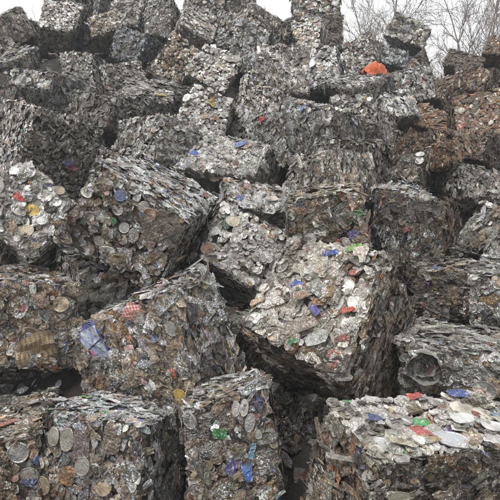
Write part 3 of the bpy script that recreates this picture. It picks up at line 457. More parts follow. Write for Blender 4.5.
# ------------------------------------------------------------------ scrap pieces: templates (unit length along x about 1, several crumple variants each)
def ring_faces(n, nr, close_centre):
    T = []
    for r in range(nr-1):
        for i in range(n):
            a, b_ = r*n+i, r*n+(i+1) % n; c, d = a+n, b_+n
            T += [(a, b_, d), (a, d, c)]
    if close_centre:
        for i in range(n): T.append(((nr-1)*n+i, (nr-1)*n+(i+1) % n, nr*n))
    return np.array(T)

def t_can(r, n, rings):                        # flattened can: dented rounded outline, folded-under rim, creased skin
    ang = (np.arange(n)+r.uniform(-.25, .25, n))/n*2*math.pi
    p = r.uniform(2.3, 4.5)
    ex = np.sign(np.cos(ang))*np.abs(np.cos(ang))**(2/p)*.5; ey = np.sign(np.sin(ang))*np.abs(np.sin(ang))**(2/p)*.5
    j = 1+r.normal(0, .07, n); ex, ey = ex*j, ey*j
    waist = 1-r.uniform(0, .3)*np.exp(-(ex/.18)**2); ey = ey*waist
    kx, ph = r.uniform(5, 11), r.uniform(0, 6.28); th = r.uniform(-.5, .5)
    def z(x, y): return .045*np.sin(kx*(x*math.cos(th)+y*math.sin(th))*1.6+ph) + .03*np.sin(9*y+ph*2)
    V = [np.stack([ex*.96, ey*.96, np.full(n, -.13)], 1), np.stack([ex, ey, z(ex, ey)-.035+r.normal(0, .012, n)], 1)]
    for k in range(rings):
        f = 1-(k+1)/(rings+1)*(.95 if rings > 1 else .8); x = ex*f+r.normal(0, .03, n); y = ey*f+r.normal(0, .03, n)
        V.append(np.stack([x, y, z(x, y)*1.3+r.normal(0, .035, n)+.015], 1))
    V.append(np.array([[r.normal(0, .04), r.normal(0, .04), r.normal(0, .03)+.01]]))
    return np.concatenate(V), ring_faces(n, 2+rings, True)

def t_lid(r, n, full):                         # round can end: skirt, raised rim, groove, sunken panel
    prof = [(.95, -.14), (1.0, -.01), (.94, .022), (.83, -.022), (.42, -.012)] if full else [(.97, -.12), (1.0, .015), (.82, -.018)]
    ang = np.arange(n)/n*2*math.pi
    b0, b1, ph = r.normal(0, .05), r.normal(0, .05), r.uniform(0, 6.28)
    V = []
    for k, (R, h) in enumerate(prof):
        x, y = R*.5*np.cos(ang), R*.5*np.sin(ang)
        V.append(np.stack([x, y, h*1.0 + b0*np.cos(2*ang+ph)*R*R+b1*np.cos(3*ang+ph)*R*R+r.normal(0, .006, n)], 1))
    V.append(np.array([[0, 0, -.012+r.normal(0, .012)]]))
    return np.concatenate(V), ring_faces(n, len(prof), True)

def t_puck(r, n, full):                        # can crushed along its axis: pleated side below a dented end
    ang = np.arange(n)/n*2*math.pi
    prof = [(.9, -.5), (1.12, -.38), (.86, -.24), (1.08, -.12), (.98, 0), (.9, .03), (.76, -.05)] if full else [(.95, -.4), (1.1, -.22), (.98, 0), (.8, -.05)]
    V = []
    for k, (R, h) in enumerate(prof):
        rr = R*.5*(1+r.normal(0, .05, n)) if k < len(prof)-3 else R*.5*np.ones(n)
        V.append(np.stack([rr*np.cos(ang), rr*np.sin(ang), h+r.normal(0, .02, n)], 1))
    V.append(np.array([[0, 0, -.04]]))
    return np.concatenate(V), ring_faces(n, len(prof), True)

def t_sheet(r, nx, ny):                        # torn crumpled sheet
    u, v = np.meshgrid(np.linspace(-.5, .5, nx), np.linspace(-.5, .5, ny), indexing='ij')
    x = u+r.normal(0, .10/nx*2, u.shape); y = v+r.normal(0, .10/ny*2, u.shape)
    y = y*(1-r.uniform(0, .5)*(u+.5)); x = x*(1-r.uniform(0, .35)*(v+.5))
    th, k, ph = r.uniform(0, 3.14), r.uniform(6, 13), r.uniform(0, 6.28)
    z = .06*np.abs(np.sin(k*(u*math.cos(th)+v*math.sin(th))+ph)) + r.normal(0, .035, u.shape) - .5*(u*u+v*v)*r.uniform(-.05, .3)
    V = np.stack([x.ravel(), y.ravel(), z.ravel()], 1)
    T = []
    for i in range(nx-1):
        for j in range(ny-1):
            a = i*ny+j; b_, c, d = a+1, a+ny, a+ny+1
            T += [(a, c, d), (a, d, b_)] if (i+j) % 2 else [(a, c, b_), (b_, c, d)]
    return V, np.array(T)

def t_strip(r, n):                             # shredded curling strip
    u = np.linspace(-.5, .5, n); w = .5*(1-.4*np.abs(u)*r.uniform(0, 2))
    k, ph = r.uniform(4, 9), r.uniform(0, 6.28); tw = np.sin(u*r.uniform(2, 6)+ph)*.5
    z = .05*np.sin(k*u+ph); y = .35*np.sin(k*.6*u+ph*1.7)
    A = np.stack([u, y-w*np.cos(tw), z-w*np.sin(tw)*.25], 1); B = np.stack([u, y+w*np.cos(tw), z+w*np.sin(tw)*.25+r.normal(0, .02, n)], 1)
    V = np.concatenate([A, B]); T = []
    for i in range(n-1): T += [(i, i+1, n+i+1), (i, n+i+1, n+i)]
    return V, np.array(T)

def t_fan(r, n):                               # far version: a dented dish
    ang = (np.arange(n)+r.uniform(-.15, .15, n))/n*2*math.pi; j = 1+r.normal(0, .08, n)
    V = np.stack([.5*np.cos(ang)*j, .5*np.sin(ang)*j, r.normal(-.03, .04, n)], 1)
    return np.concatenate([V, [[r.normal(0, .08), r.normal(0, .08), .04+r.normal(0, .03)]]]), ring_faces(n, 1, True)

NV = 10
def variants(fn, *a):
    vs_ = [fn(rng, *a) for _ in range(NV)]
    return np.stack([v[0] for v in vs_]), vs_[0][1]
TEMPLATES = {   # kind: per level of detail (0 fine, 1 middle, 2 far)
    'crushed_can': [variants(t_can, 12, 2), variants(t_can, 7, 1), variants(t_fan, 6)],
    'can_lid': [variants(t_lid, 16, True), variants(t_lid, 9, False), variants(t_fan, 8)],
    'crushed_tin': [variants(t_puck, 14, True), variants(t_puck, 7, False), variants(t_fan, 6)],
    'crumpled_sheet': [variants(t_sheet, 6, 5), variants(t_sheet, 4, 4), variants(t_sheet, 3, 3)],
    'metal_strip': [variants(t_strip, 10), variants(t_strip, 5), variants(t_strip, 3)],
}
KINDS = list(TEMPLATES)
LIB = {k: [np_mesh(k, TEMPLATES[k][0][0][i], TEMPLATES[k][0][1], M_LID if k == 'can_lid' else M_PIECE) for i in range(NV)] for k in KINDS}

# piece sizes in metres: (mean length, mean width, thickness factor relative to width)
SIZES = {'crushed_can': (.106, .072), 'can_lid': (.067, .060), 'crushed_tin': (.068, .062), 'crumpled_sheet': (.085, .062), 'metal_strip': (.15, .022)}

# ------------------------------------------------------------------ colours of the scrap
BASE = np.array([  # r g b metal
    (.70, .695, .68, .88), (.47, .465, .45, .85), (.23, .225, .215, .7), (.085, .08, .073, .4),
    (.42, .335, .245, .25), (.235, .17, .11, .1), (.76, .75, .72, .02), (.20, .08, .035, .05), (.28, .145, .065, .1)])
LOOKS = {  # weights of BASE, brightness, share of coloured print, lid share
    's': ((.32, .26, .13, .05, .10, .03, .10, .005, .005), 1.0, .032, .16),
    'w': ((.34, .15, .06, .03, .08, .04, .26, .005, .01), 1.08, .075, .22),
    'g': ((.22, .30, .22, .09, .09, .05, .04, .005, .005), .92, .02, .12),
    'b': ((.14, .16, .12, .06, .26, .18, .04, .02, .02), .86, .05, .24),
    'bd': ((.09, .13, .16, .10, .24, .22, .03, .02, .01), .76, .055, .2),
    'bs': ((.22, .24, .14, .06, .17, .09, .06, .01, .01), .95, .04, .14),
    'd': ((.08, .18, .25, .22, .13, .11, .015, .01, .01), .74, .03, .14),
    'r': ((.03, .04, .08, .10, .09, .24, .03, .28, .11), .78, .02, .12),
    'rs': ((.16, .14, .12, .08, .14, .12, .06, .10, .08), .95, .03, .14),
    'rd': ((.03, .05, .14, .20, .08, .22, .02, .20, .06), .62, .02, .14),
}
HUES = np.array([(.05, .13, .48), (.52, .05, .04), (.07, .32, .10), (.62, .42, .03), (.60, .20, .04), (.20, .40, .58), (.55, .28, .27), (.2, .12, .32), (.10, .30, .32), (.5, .42, .3), (.45, .12, .09), (.12, .2, .42)])
HUES = HUES*.72+HUES.mean(1, keepdims=True)*.28
def piece_colours(r, n, look):
    w, br, cs, _ = LOOKS[look]; w = np.array(w)/sum(w)
    C = BASE[r.choice(len(BASE), n, p=w)].copy()
    C[:, :3] *= br*np.exp(r.normal(0, .22, (n, 1)))
    C[:, :3] *= np.exp(r.normal(0, .03, (n, 3)))
    h = r.random(n) < cs
    C[h, :3] = HUES[r.choice(len(HUES), h.sum())]*np.exp(r.normal(-.12, .3, (h.sum(), 1))); C[h, 3] = .05
    C[:, :3] = np.clip(C[:, :3], .012, .82)
    return C

# which look each side of a bale takes: own colours plus painted light, pale tops and darker sides
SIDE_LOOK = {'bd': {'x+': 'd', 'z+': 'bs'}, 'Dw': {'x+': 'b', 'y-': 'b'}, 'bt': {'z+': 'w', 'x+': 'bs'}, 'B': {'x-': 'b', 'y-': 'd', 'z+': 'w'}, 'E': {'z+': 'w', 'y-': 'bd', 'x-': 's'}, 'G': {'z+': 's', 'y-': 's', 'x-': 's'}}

# ------------------------------------------------------------------ the bale builder
BOX_C = np.array([b[3] for b in BALES]); BOX_R = [qmat(b[4]) for b in BALES]; BOX_D = np.array([b[5] for b in BALES])
def hidden_by_others(P, me):
    d = P-CAM; L_ = np.linalg.norm(d, axis=1); hid = np.zeros(len(P), bool)
    for i in range(len(BALES)):
        if i == me: continue
        R = BOX_R[i]; o = (CAM-BOX_C[i])@R; dl = d@R; dl = np.where(np.abs(dl) < 1e-9, 1e-9, dl); h = BOX_D[i]/2*.96
        t1 = (-h-o)/dl; t2 = (h-o)/dl; tn = np.minimum(t1, t2).max(1); tf = np.maximum(t1, t2).min(1)
        hid |= (tf > tn) & (tn > 0) & (tn < .985)
    return hid

class Shape:
    def __init__(self, i):
        _, look, ax, C, q, D, W, lab = BALES[i]
        self.r = np.random.default_rng(100+i); r = self.r
        self.D = np.array(D); W = np.array(W, float).reshape(8, 3)/100.0
        W = W + np.where(np.abs(W).sum(1, keepdims=True) > 0, 0, 1)*r.normal(0, .03, (8, 3)) + r.normal(0, .006, (8, 3))
        S = np.array([[(1 if k & 4 else -1), (1 if k & 2 else -1), (1 if k & 1 else -1)] for k in range(8)], float)
        far_ = C[1] > 5.3
        if far_: W = W + r.normal(0, .025, (8, 3))
        self.corner = S*self.D/2*1.01 + W
        self.S = S; self.rad = r.uniform(.035, .075); self.noise = Waves(r)
        self.amp = .015*self.D.mean()/.65*r.uniform(.8, 1.6)
        self.zoff = self.D[2]/2
    def surf(self, U, inset=0.0):              # U on the cube [-1,1]^3 -> local point (origin at the bale's base) and normal
        rad = self.rad; Q = np.clip(U, -(1-rad), 1-rad); d = U-Q
        ln = np.linalg.norm(d, axis=1, keepdims=True); nn = d/np.maximum(ln, 1e-9)
        P = Q+nn*rad
        w = [(1+s[0]*P[:, 0])*(1+s[1]*P[:, 1])*(1+s[2]*P[:, 2])/8 for s in self.S]
        X = sum(w_[:, None]*c for w_, c in zip(w, self.corner))
        n = nn/self.D; n /= np.linalg.norm(n, axis=1, keepdims=True)
        X = X + n*(self.noise(P*1.3)*self.amp - inset)[:, None]
        X[:, 2] += self.zoff
        return X, n

def rand_frames(n_vec, t_hint, r, jit):
    n_ = n_vec/np.linalg.norm(n_vec, axis=1, keepdims=True)
    t = t_hint + r.normal(0, jit, t_hint.shape)
    t -= (t*n_).sum(1, keepdims=True)*n_; t /= np.maximum(np.linalg.norm(t, axis=1, keepdims=True), 1e-6)
    b_ = np.cross(n_, t)
    return np.stack([t, b_, n_], 2)            # columns

def emit(kind, lod, r, var, scale, Fm, pos, cols):
    Vt, Tt = TEMPLATES[kind][lod]
    V = Vt[var]*scale[:, None, :]
    V = np.einsum('nij,nkj->nki', Fm, V)+pos[:, None, :]
    nv = Vt.shape[1]; n = len(var)
    T = Tt[None]+(np.arange(n)*nv)[:, None, None]
    return V.reshape(-1, 3), T.reshape(-1, 3), np.repeat(cols, nv, axis=0)

LIDS = {'C1': .95, 'L2': .8, 'M1': .5, 'O': .7, 'Y': .7}   # share of clean bright can ends
HAZE = .004
stats = {'tris': 0, 'parts': 0}
ROOTS = {}; SHAPES = {}
def build_bale(i):
    code, look, ax, C, q, D, W, lab = BALES[i]
    sh = Shape(i); r = sh.r; Dn = sh.D; R = BOX_R[i]
    dist = np.linalg.norm(np.array(C)-CAM)
    near = dist < 5.3 and code[0] != 'z'
    lod = 1 if near else 2
    root = bpy.data.objects.new('can_bale', None); COL.objects.link(root)
    root.empty_display_size = .2
    base = np.array(C)-R@np.array([0, 0, sh.zoff])
    root.rotation_mode = 'QUATERNION'; root.rotation_quaternion = q; root.location = base
    root['category'] = 'scrap bale'
    if lab: root['label'] = lab; root['group'] = 'bales of crushed cans in the heap'
    else: root['label'] = 'mostly hidden can bale glimpsed deep in a crack between the front bales'; root['group'] = 'hidden bales in the cracks of the heap'
    ROOTS[code] = root; SHAPES[code] = sh
    # packed core
    n = 14 if near else 7
    g = np.linspace(-1, 1, n); uu, vv = np.meshgrid(g, g, indexing='ij'); uu, vv = uu.ravel(), vv.ravel()
    Vs, Ts = [], []; off = 0
    idx = np.arange(n*n).reshape(n, n)
    quad = np.stack([idx[:-1, :-1].ravel(), idx[1:, :-1].ravel(), idx[1:, 1:].ravel(), idx[:-1, 1:].ravel()], 1)
    for a in range(3):
        for s in (-1, 1):
            U = np.zeros((n*n, 3)); U[:, a] = s; U[:, (a+1) % 3] = uu; U[:, (a+2) % 3] = vv
            X, _ = sh.surf(U, .022); Vs.append(X); Ts.append((quad if s > 0 else quad[:, ::-1])+off); off += n*n
    core = link('packed_core', np_mesh('packed_core', np.concatenate(Vs), np.concatenate(Ts), M_CORE, smooth=True), root)
    stats['tris'] += len(quad)*12
    # pieces
    axis = 'xyz'.index(ax); camL = (CAM-base)@R - np.array([0, 0, sh.zoff])
    P_, N_, F_, K_, S_, C_, Q_ = [], [], [], [], [], [], []
    far_b = dist > 5.6
    szf, jit, laid = math.exp(r.normal(0, .14)), r.uniform(.15, .45), r.uniform(.3, .6) if near else r.uniform(.5, .8)
    tone = math.exp(r.normal(0, .2 if far_b else .1))*np.array([1+(w_ := r.normal(.012, .03)), 1.0, 1-w_*1.4])
    if look[0] == 'r': tone = tone*np.array([1.05, .92, .80])
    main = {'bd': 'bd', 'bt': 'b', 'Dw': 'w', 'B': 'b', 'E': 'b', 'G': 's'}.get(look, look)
    for a in range(3):
        for s in (-1, 1):
            e1, e2 = (a+1) % 3, (a+2) % 3
            area = Dn[e1]*Dn[e2]
            facing = s*camL[a] > Dn[a]/2
            rho = (1300 if near else 1450)*(1.0 if facing else .3)
            flat = a == axis
            if code[0] == 'z': rho *= .7
            if not flat: rho *= 1.4
            m = int(area*rho)
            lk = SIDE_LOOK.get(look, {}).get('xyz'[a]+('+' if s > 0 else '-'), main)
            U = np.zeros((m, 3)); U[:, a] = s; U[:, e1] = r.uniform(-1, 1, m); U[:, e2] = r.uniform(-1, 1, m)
            X, nn = sh.surf(U, .004)
            ftone = 1.0 if near else math.exp(r.normal(.10 if flat else -.14, .15))   # pressed faces lighter, layered sides darker: face shading put into the colour
            lidw = LOOKS[lk][3]
            lidw *= {'C1': 3.6, 'L2': 1.6, 'M1': 1.5, 'S': 2}.get(code, 1)
            if flat: pk = np.array([.36, lidw*1.35, .07, max(.1, .40-lidw*.6), .03])
            else: pk = np.array([.42, .06, .05, .36, .11])
            k = r.choice(5, m, p=pk/pk.sum())
            if flat:
                nv = nn + r.normal(0, .15 if near else .085, (m, 3))*np.where(r.random((m, 1)) < .15, 2.2, 1.0); th = r.normal(size=(m, 3))
            else:
                c = np.zeros(3); c[axis] = 1.0
                wgt = r.uniform(.5, 1.1, (m, 1)) if near else r.uniform(.75, 1.15, (m, 1)); sg = np.where(r.random((m, 1)) < .5, -1, 1)
                nv = nn*wgt + sg*c*np.clip(1.05-wgt*.85, .1, 1) + r.normal(0, .12 if near else .07, (m, 3))
                th = np.cross(nn, c); sl = 0.0 if near else r.normal(0, .55); th = th*math.cos(sl)+np.cross(nn, th)*math.sin(sl)   # layers run askew on the tumbled bales
            if not flat:
                lay = r.random(m) < laid; nv[lay] = nn[lay]+r.normal(0, .15 if near else .08, (lay.sum(), 3)); th[lay] = r.normal(size=(lay.sum(), 3))
            Fm = rand_frames(nv, th, r, jit if not flat else .01)
            sz = np.array([SIZES[x] for x in KINDS])[k]*np.exp(r.normal(-.03, .28, (m, 1)))*np.exp(r.normal(0, .16, (m, 2)))
            sz *= szf
            if not near: sz *= .70
            if code[:2] in ('AJ', 'AH', 'AI'): sz *= .85
            small = r.random(m) < .30
            sz[small] *= r.uniform(.35, .7, (small.sum(), 1))
            if not flat: sz[:, 0] *= 1.2; sz[:, 1] *= .74
            zz = np.where(k == 2, sz[:, 1]*r.uniform(.6, 1.3, m), np.where(k == 4, .06, np.where(k == 1, sz[:, 1], sz[:, 1]*r.uniform(.7, 1.5, m))))
            ext = .5*(np.abs((Fm[:, :, 0]*nn).sum(1))*sz[:, 0]+np.abs((Fm[:, :, 1]*nn).sum(1))*sz[:, 1])
            loose = r.random(m) < (.08 if near else .035)
            for e in (e1, e2):                 # keep each piece inside the pressed block's edges
                ex_ = .5*(np.abs(Fm[:, e, 0])*sz[:, 0]+np.abs(Fm[:, e, 1])*sz[:, 1])*.86
                ex_ = ex_*np.where(loose, .35, 1)/(Dn[e]/2); U[:, e] = np.clip(U[:, e], -1+ex_, 1-ex_)
            X, nn = sh.surf(U, .004)
            pos = X + nn*(r.uniform(-.004, .010, m)-ext*np.where(loose, .45, .85))[:, None]
            lid = k == 1
            pos[lid] += nn[lid]*r.uniform(-.006, .004, (lid.sum(), 1))
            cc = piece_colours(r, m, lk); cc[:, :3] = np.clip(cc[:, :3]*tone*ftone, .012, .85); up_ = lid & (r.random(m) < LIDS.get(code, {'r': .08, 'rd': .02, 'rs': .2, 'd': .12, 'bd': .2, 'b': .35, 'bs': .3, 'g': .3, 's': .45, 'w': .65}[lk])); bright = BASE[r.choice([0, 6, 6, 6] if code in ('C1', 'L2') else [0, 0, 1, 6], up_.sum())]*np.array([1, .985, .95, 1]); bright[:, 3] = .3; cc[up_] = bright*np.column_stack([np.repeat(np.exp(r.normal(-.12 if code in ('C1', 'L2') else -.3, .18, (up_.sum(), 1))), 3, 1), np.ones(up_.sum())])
            hue = (cc[:, 3] == .05); S_s = np.where(hue & ~lid, .72, 1.0)
            P_.append(pos); N_.append(nn); F_.append(Fm); K_.append(k); S_.append(np.column_stack([sz, zz])*S_s[:, None]); C_.append(cc); Q_.append(np.full(m, lod if facing else 2))
    P, Nn, Fm, K, S, CC, Q = map(np.concatenate, (P_, N_, F_, K_, S_, C_, Q_))
    var = r.integers(0, NV, len(K))
    # the pieces one can pick out in the picture become parts of their own
    is_part = np.zeros(len(K), bool)
    if near:
        Pw = P@R.T+base; d = Pw-CAM; zc = d@FWD
        fx = 250+FPX*d[:, 0]/zc; fy = 250-FPX*(d@UPV)/zc
        nw = Nn@R.T; face = -(nw*d).sum(1)/np.linalg.norm(d, axis=1)
        tilt = np.abs((Fm[:, :, 2]@R.T*d).sum(1))/np.linalg.norm(d, axis=1)
        ok = (face > .08) & (fx > -4) & (fx < 504) & (fy > -4) & (fy < 504) & (K != 4)
        ok[ok] &= ~hidden_by_others(Pw[ok], i)
        size = np.sqrt(S[:, 0]*S[:, 1]*np.clip(tilt, .15, 1))*FPX/zc
        depthrank = ((P-X.mean(0))*Nn).sum(1)*0
        ok &= size > 7.0
        cand = np.nonzero(ok)[0]; cand = cand[np.argsort(-size[cand])][:290]
        is_part[cand] = True
        for j in cand:
            kind = KINDS[K[j]]
            o = bpy.data.objects.new(kind, LIB[kind][var[j]]); COL.objects.link(o); o.parent = root
            M = np.eye(4); M[:3, :3] = Fm[j]*S[j][None, :]; M[:3, 3] = P[j]
            o.matrix_local = Matrix(M.tolist()); o.color = CC[j]
        stats['parts'] += len(cand)
    Vs, Ts, Cs, Ms = [], [], [], []; off = 0
    for ki, kind in enumerate(KINDS):
        for lv in (1, 2):
            sel = np.nonzero((K == ki) & ~is_part & (Q == lv))[0]
            if len(sel) == 0: continue
            V, T, Cc = emit(kind, lv, r, var[sel], S[sel], Fm[sel], P[sel], CC[sel])
            Vs.append(V); Ts.append(T+off); Cs.append(Cc); off += len(V); Ms.append(np.full(len(T), int(kind == 'can_lid')))
    V, T, Cc = map(np.concatenate, (Vs, Ts, Cs))
    me = np_mesh('packed_scrap', V, T, M_JOINED, Cc); me.materials.append(M_LID_JOINED)
    me.polygons.foreach_set('material_index', np.concatenate(Ms).astype(np.int32)); link('packed_scrap', me, root, kind='stuff')
    stats['tris'] += len(T)

# ------------------------------------------------------------------ setting: yard ground and an added dark mound blocking light through the gaps
def grid_mesh(name, X, Y, Z, mat, smooth=True):
    n, m = X.shape; V = np.stack([X.ravel(), Y.ravel(), Z.ravel()], 1)
    idx = np.arange(n*m).reshape(n, m)
    T = np.stack([idx[:-1, :-1].ravel(), idx[1:, :-1].ravel(), idx[1:, 1:].ravel(), idx[:-1, 1:].ravel()], 1)
    return np_mesh(name, V, T, mat, smooth=smooth)
gx, gy = np.meshgrid(np.concatenate([[-300, -150], np.linspace(-60, 60, 61), [150, 300]]), np.concatenate([[-300, -150], np.linspace(-60, 60, 61), [150, 300]]), indexing='ij')
gn = Waves(np.random.default_rng(3), ((.05, 1.0), (.13, .5)))
gz = gn(np.stack([gx.ravel(), gy.ravel(), gx.ravel()*0], 1)).reshape(gx.shape)*.05
link('ground', grid_mesh('ground', gx, gy, gz-.05, M_GROUND), kind='structure', label='brown dirt ground of the scrap yard', category='ground')

mxs, mys = np.meshgrid(np.linspace(-11, 11, 110), np.linspace(1.6, 19, 110), indexing='ij')
prof = np.interp(mys, [1.6, 2.3, 2.8, 3.5, 4.2, 5.5, 6.2, 7.3, 8.4, 9.1, 10, 11, 12.5, 15, 18, 19], [-.2, .15, .3, .55, 1.35, 2.2, 2.8, 3.7, 4.6, 5.3, 6.0, 6.2, 5.6, 3.5, .2, -.3])
side = np.clip((np.abs(mxs)-6.0)/5.0, 0, 1); prof = prof*(1-side**1.5)-.3*side
pts = np.stack([mxs.ravel(), mys.ravel()], 1); num = np.zeros(len(pts)); den = np.full(len(pts), .35)
num += den*prof.ravel()
for b_ in BALES:
    d2 = ((pts-np.array(b_[3][:2]))**2).sum(1); w = np.exp(-d2/.55**2)*3
    num += w*(b_[3][2]-.62); den += w
mz = num/den
mz = np.minimum(mz, prof.ravel()+1.0)
mn = Waves(np.random.default_rng(4), ((.5, .6), (1.6, .5), (4.0, .35)))
mz = (mz + mn(np.column_stack([pts, mz]))*.10).reshape(mxs.shape)
link('gap_blocking_mound', grid_mesh('gap_blocking_mound', mxs, mys, mz, M_MOUND), kind='structure', label='added dark mound beneath the bales, closing the gaps against light', category='mound')

# loose bits lying on the mound; darker inside the gaps to paint their shade
r = np.random.default_rng(77); m = 26000
ii = r.integers(1, 108, m); jj = r.integers(4, 80, m)
P = np.stack([mxs[ii, jj], mys[ii, jj], mz[ii, jj]], 1) + np.column_stack([r.uniform(-.1, .1, (m, 2)), r.uniform(0, .03, m)])
tx = np.column_stack([np.zeros(m), -(mz[ii, jj+1]-mz[ii, jj-1]), mys[ii, jj+1]-mys[ii, jj-1]]); tx[:, 0] = r.normal(0, .05, m)
k = r.choice(5, m, p=[.35, .12, .08, .35, .10]); Fm = rand_frames(tx/np.linalg.norm(tx, axis=1, keepdims=True)+r.normal(0, .4, (m, 3)), r.normal(size=(m, 3)), r, .01)
sz = np.array([SIZES[x] for x in KINDS])[k]*np.exp(r.normal(0, .25, (m, 2))); S = np.column_stack([sz, sz[:, 1]])
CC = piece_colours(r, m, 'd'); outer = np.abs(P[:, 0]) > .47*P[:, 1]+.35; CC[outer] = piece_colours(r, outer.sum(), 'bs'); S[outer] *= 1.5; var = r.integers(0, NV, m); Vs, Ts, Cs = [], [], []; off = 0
for ki, kind in enumerate(KINDS):
    s_ = k == ki; V, T, Cc = emit(kind, 2, r, var[s_], S[s_], Fm[s_], P[s_], CC[s_]); Vs.append(V); Ts.append(T+off); Cs.append(Cc); off += len(V)
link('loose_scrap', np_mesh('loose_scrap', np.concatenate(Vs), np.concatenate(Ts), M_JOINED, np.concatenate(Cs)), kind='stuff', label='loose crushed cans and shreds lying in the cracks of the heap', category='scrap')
stats['tris'] += sum(map(len, Ts))

# ------------------------------------------------------------------ bare trees behind the heap
def tubes(segs, sides):
    A = np.array([s[0] for s in segs]); B = np.array([s[1] for s in segs]); ra = np.array([s[2] for s in segs]); rb = np.array([s[3] for s in segs])
    d = B-A; d /= np.linalg.norm(d, axis=1, keepdims=True)
    ref = np.where(np.abs(d[:, 2:3]) < .9, np.array([[0, 0, 1.0]]), np.array([[1.0, 0, 0]]))
    x = np.cross(d, ref); x /= np.linalg.norm(x, axis=1, keepdims=True); y = np.cross(d, x)
    ang = np.arange(sides)/sides*2*math.pi
    ca, sa = np.cos(ang), np.sin(ang)
    off = x[:, None]*ca[None, :, None]+y[:, None]*sa[None, :, None]
    V = np.concatenate([A[:, None]+off*ra[:, None, None], B[:, None]+off*rb[:, None, None]], 1).reshape(-1, 3)
    T = []
    for i in range(sides):
        j = (i+1) % sides; T += [(i, j, sides+j, sides+i)]
    T = (np.array(T)[None]+(np.arange(len(segs))*2*sides)[:, None, None]).reshape(-1, 4)
    return V, T
def grow(rr, h):
    trunk, limbs = [], []
    def path(p, d, length, r0, r1, n, wob, upb, store):
        pts_ = [(p.copy(), d.copy(), r0)]
        for k_ in range(n):
            d = d+np.array([rr.gauss(0, wob), rr.gauss(0, wob), rr.gauss(0, wob)+upb]); d /= np.linalg.norm(d)
            q_ = p+d*length/n; ra = r0+(r1-r0)*k_/n; rb = r0+(r1-r0)*(k_+1)/n
            store.append((p.copy(), q_.copy(), ra, rb)); p = q_; pts_.append((p.copy(), d.copy(), rb))
        return pts_
    def side_dir(d, a):
        v = np.array([rr.gauss(0, 1), rr.gauss(0, 1), rr.gauss(0, 1)]); v -= d*(v@d); v /= np.linalg.norm(v)
        return d*math.cos(a)+v*math.sin(a)
    tp = path(np.zeros(3), np.array([0, 0, 1.0]), h, .10, .02, 14, .07, .02, trunk)
    for i in range(32):
        f = rr.uniform(.28, .98); p, d, rd = tp[int(f*14)]
        L1 = h*rr.uniform(.22, .38)*(1.15-f*.75); b1 = path(p, side_dir(d, rr.uniform(.4, .85)), L1, rd*.5+.005, .008, 7, .11, .05, limbs)
        for j in range(8):
            p2, d2, r2 = b1[rr.randint(2, 7)]; L2 = L1*rr.uniform(.3, .55)
            b2 = path(p2, side_dir(d2, rr.uniform(.4, .8)), L2, r2*.6+.003, .006, 5, .12, .04, limbs)
            for k_ in range(8):
                p3, d3, r3 = b2[rr.randint(1, 5)]
                path(p3, side_dir(d3, rr.uniform(.35, .8)), L2*rr.uniform(.3, .6), .0065, .0045, 3, .14, .03, limbs)
    return trunk, limbs
tree_meshes = []
for v in range(4):
    tk, lb = grow(random.Random(50+v), 15.5+v*.7)
    V, T = tubes(tk, 7); mt = np_mesh('trunk', V, T, M_BARK, smooth=True)
    V, T = tubes(lb, 3); ml = np_mesh('crown', V, T, M_TWIG); tree_meshes.append((mt, ml)); stats['tris'] += 2*len(T)
TREES = [  # x, y, turn, size, label
    (5.0, 22, 0.3, .93, 'bare tree behind the lone perched block on the right skyline'),
    (6.9, 24, 1.9, 1.0, 'bare tree between the perched block and the dark-fronted rusty skyline bale'),
    (8.3, 21.5, 4.0, .92, 'bare tree rising behind the dark-fronted rusty bale on the skyline'),
    (9.4, 23.5, 2.7, 1.0, 'bare tree second from the right edge of the picture'),
    (10.8, 23, 5.2, .97, 'bare tree nearest the right edge, behind the highest rusty bale'),
    (6.0, 28, 3.4, 1.0, 'faint farther bare tree right of the perched block'),
    (11.0, 29, .8, 1.05, 'faint farther bare tree behind the two rightmost trees'),
    (9.1, 31, 4.4, 1.06, 'faint far bare tree behind the dark-fronted rusty skyline bale'),
    (13.6, 31, 5.6, 1.05, 'far bare tree just inside the right edge of the picture'),
    (3.9, 29, 1.2, .98, 'thin bare tree in the sky gap right of the summit bale'),
    (5.2, 33, 2.2, 1.0, 'faintest bare tree between the summit bale and the perched block'),
    (-11.5, 26, 2.0, .95, 'faint bare tree in the upper left corner behind the pointed bale'),
    (-9.6, 28, 3.0, .92, 'faint bare tree left of the overhanging skyline block')]
for n_, (x, y, a, s, lab) in enumerate(TREES):
    o = bpy.data.objects.new('bare_tree', None); COL.objects.link(o); o.location = (x, y, -.1); o.rotation_euler = (0, 0, a); o.scale = (s, s, s)
    o['label'] = lab; o['category'] = 'tree'; o['group'] = 'bare trees behind the heap'
    mt, ml = tree_meshes[n_ % 4]; link('trunk', mt, o); link('crown', ml, o)

# ------------------------------------------------------------------ the bales
for i in range(len(BALES)): build_bale(i)

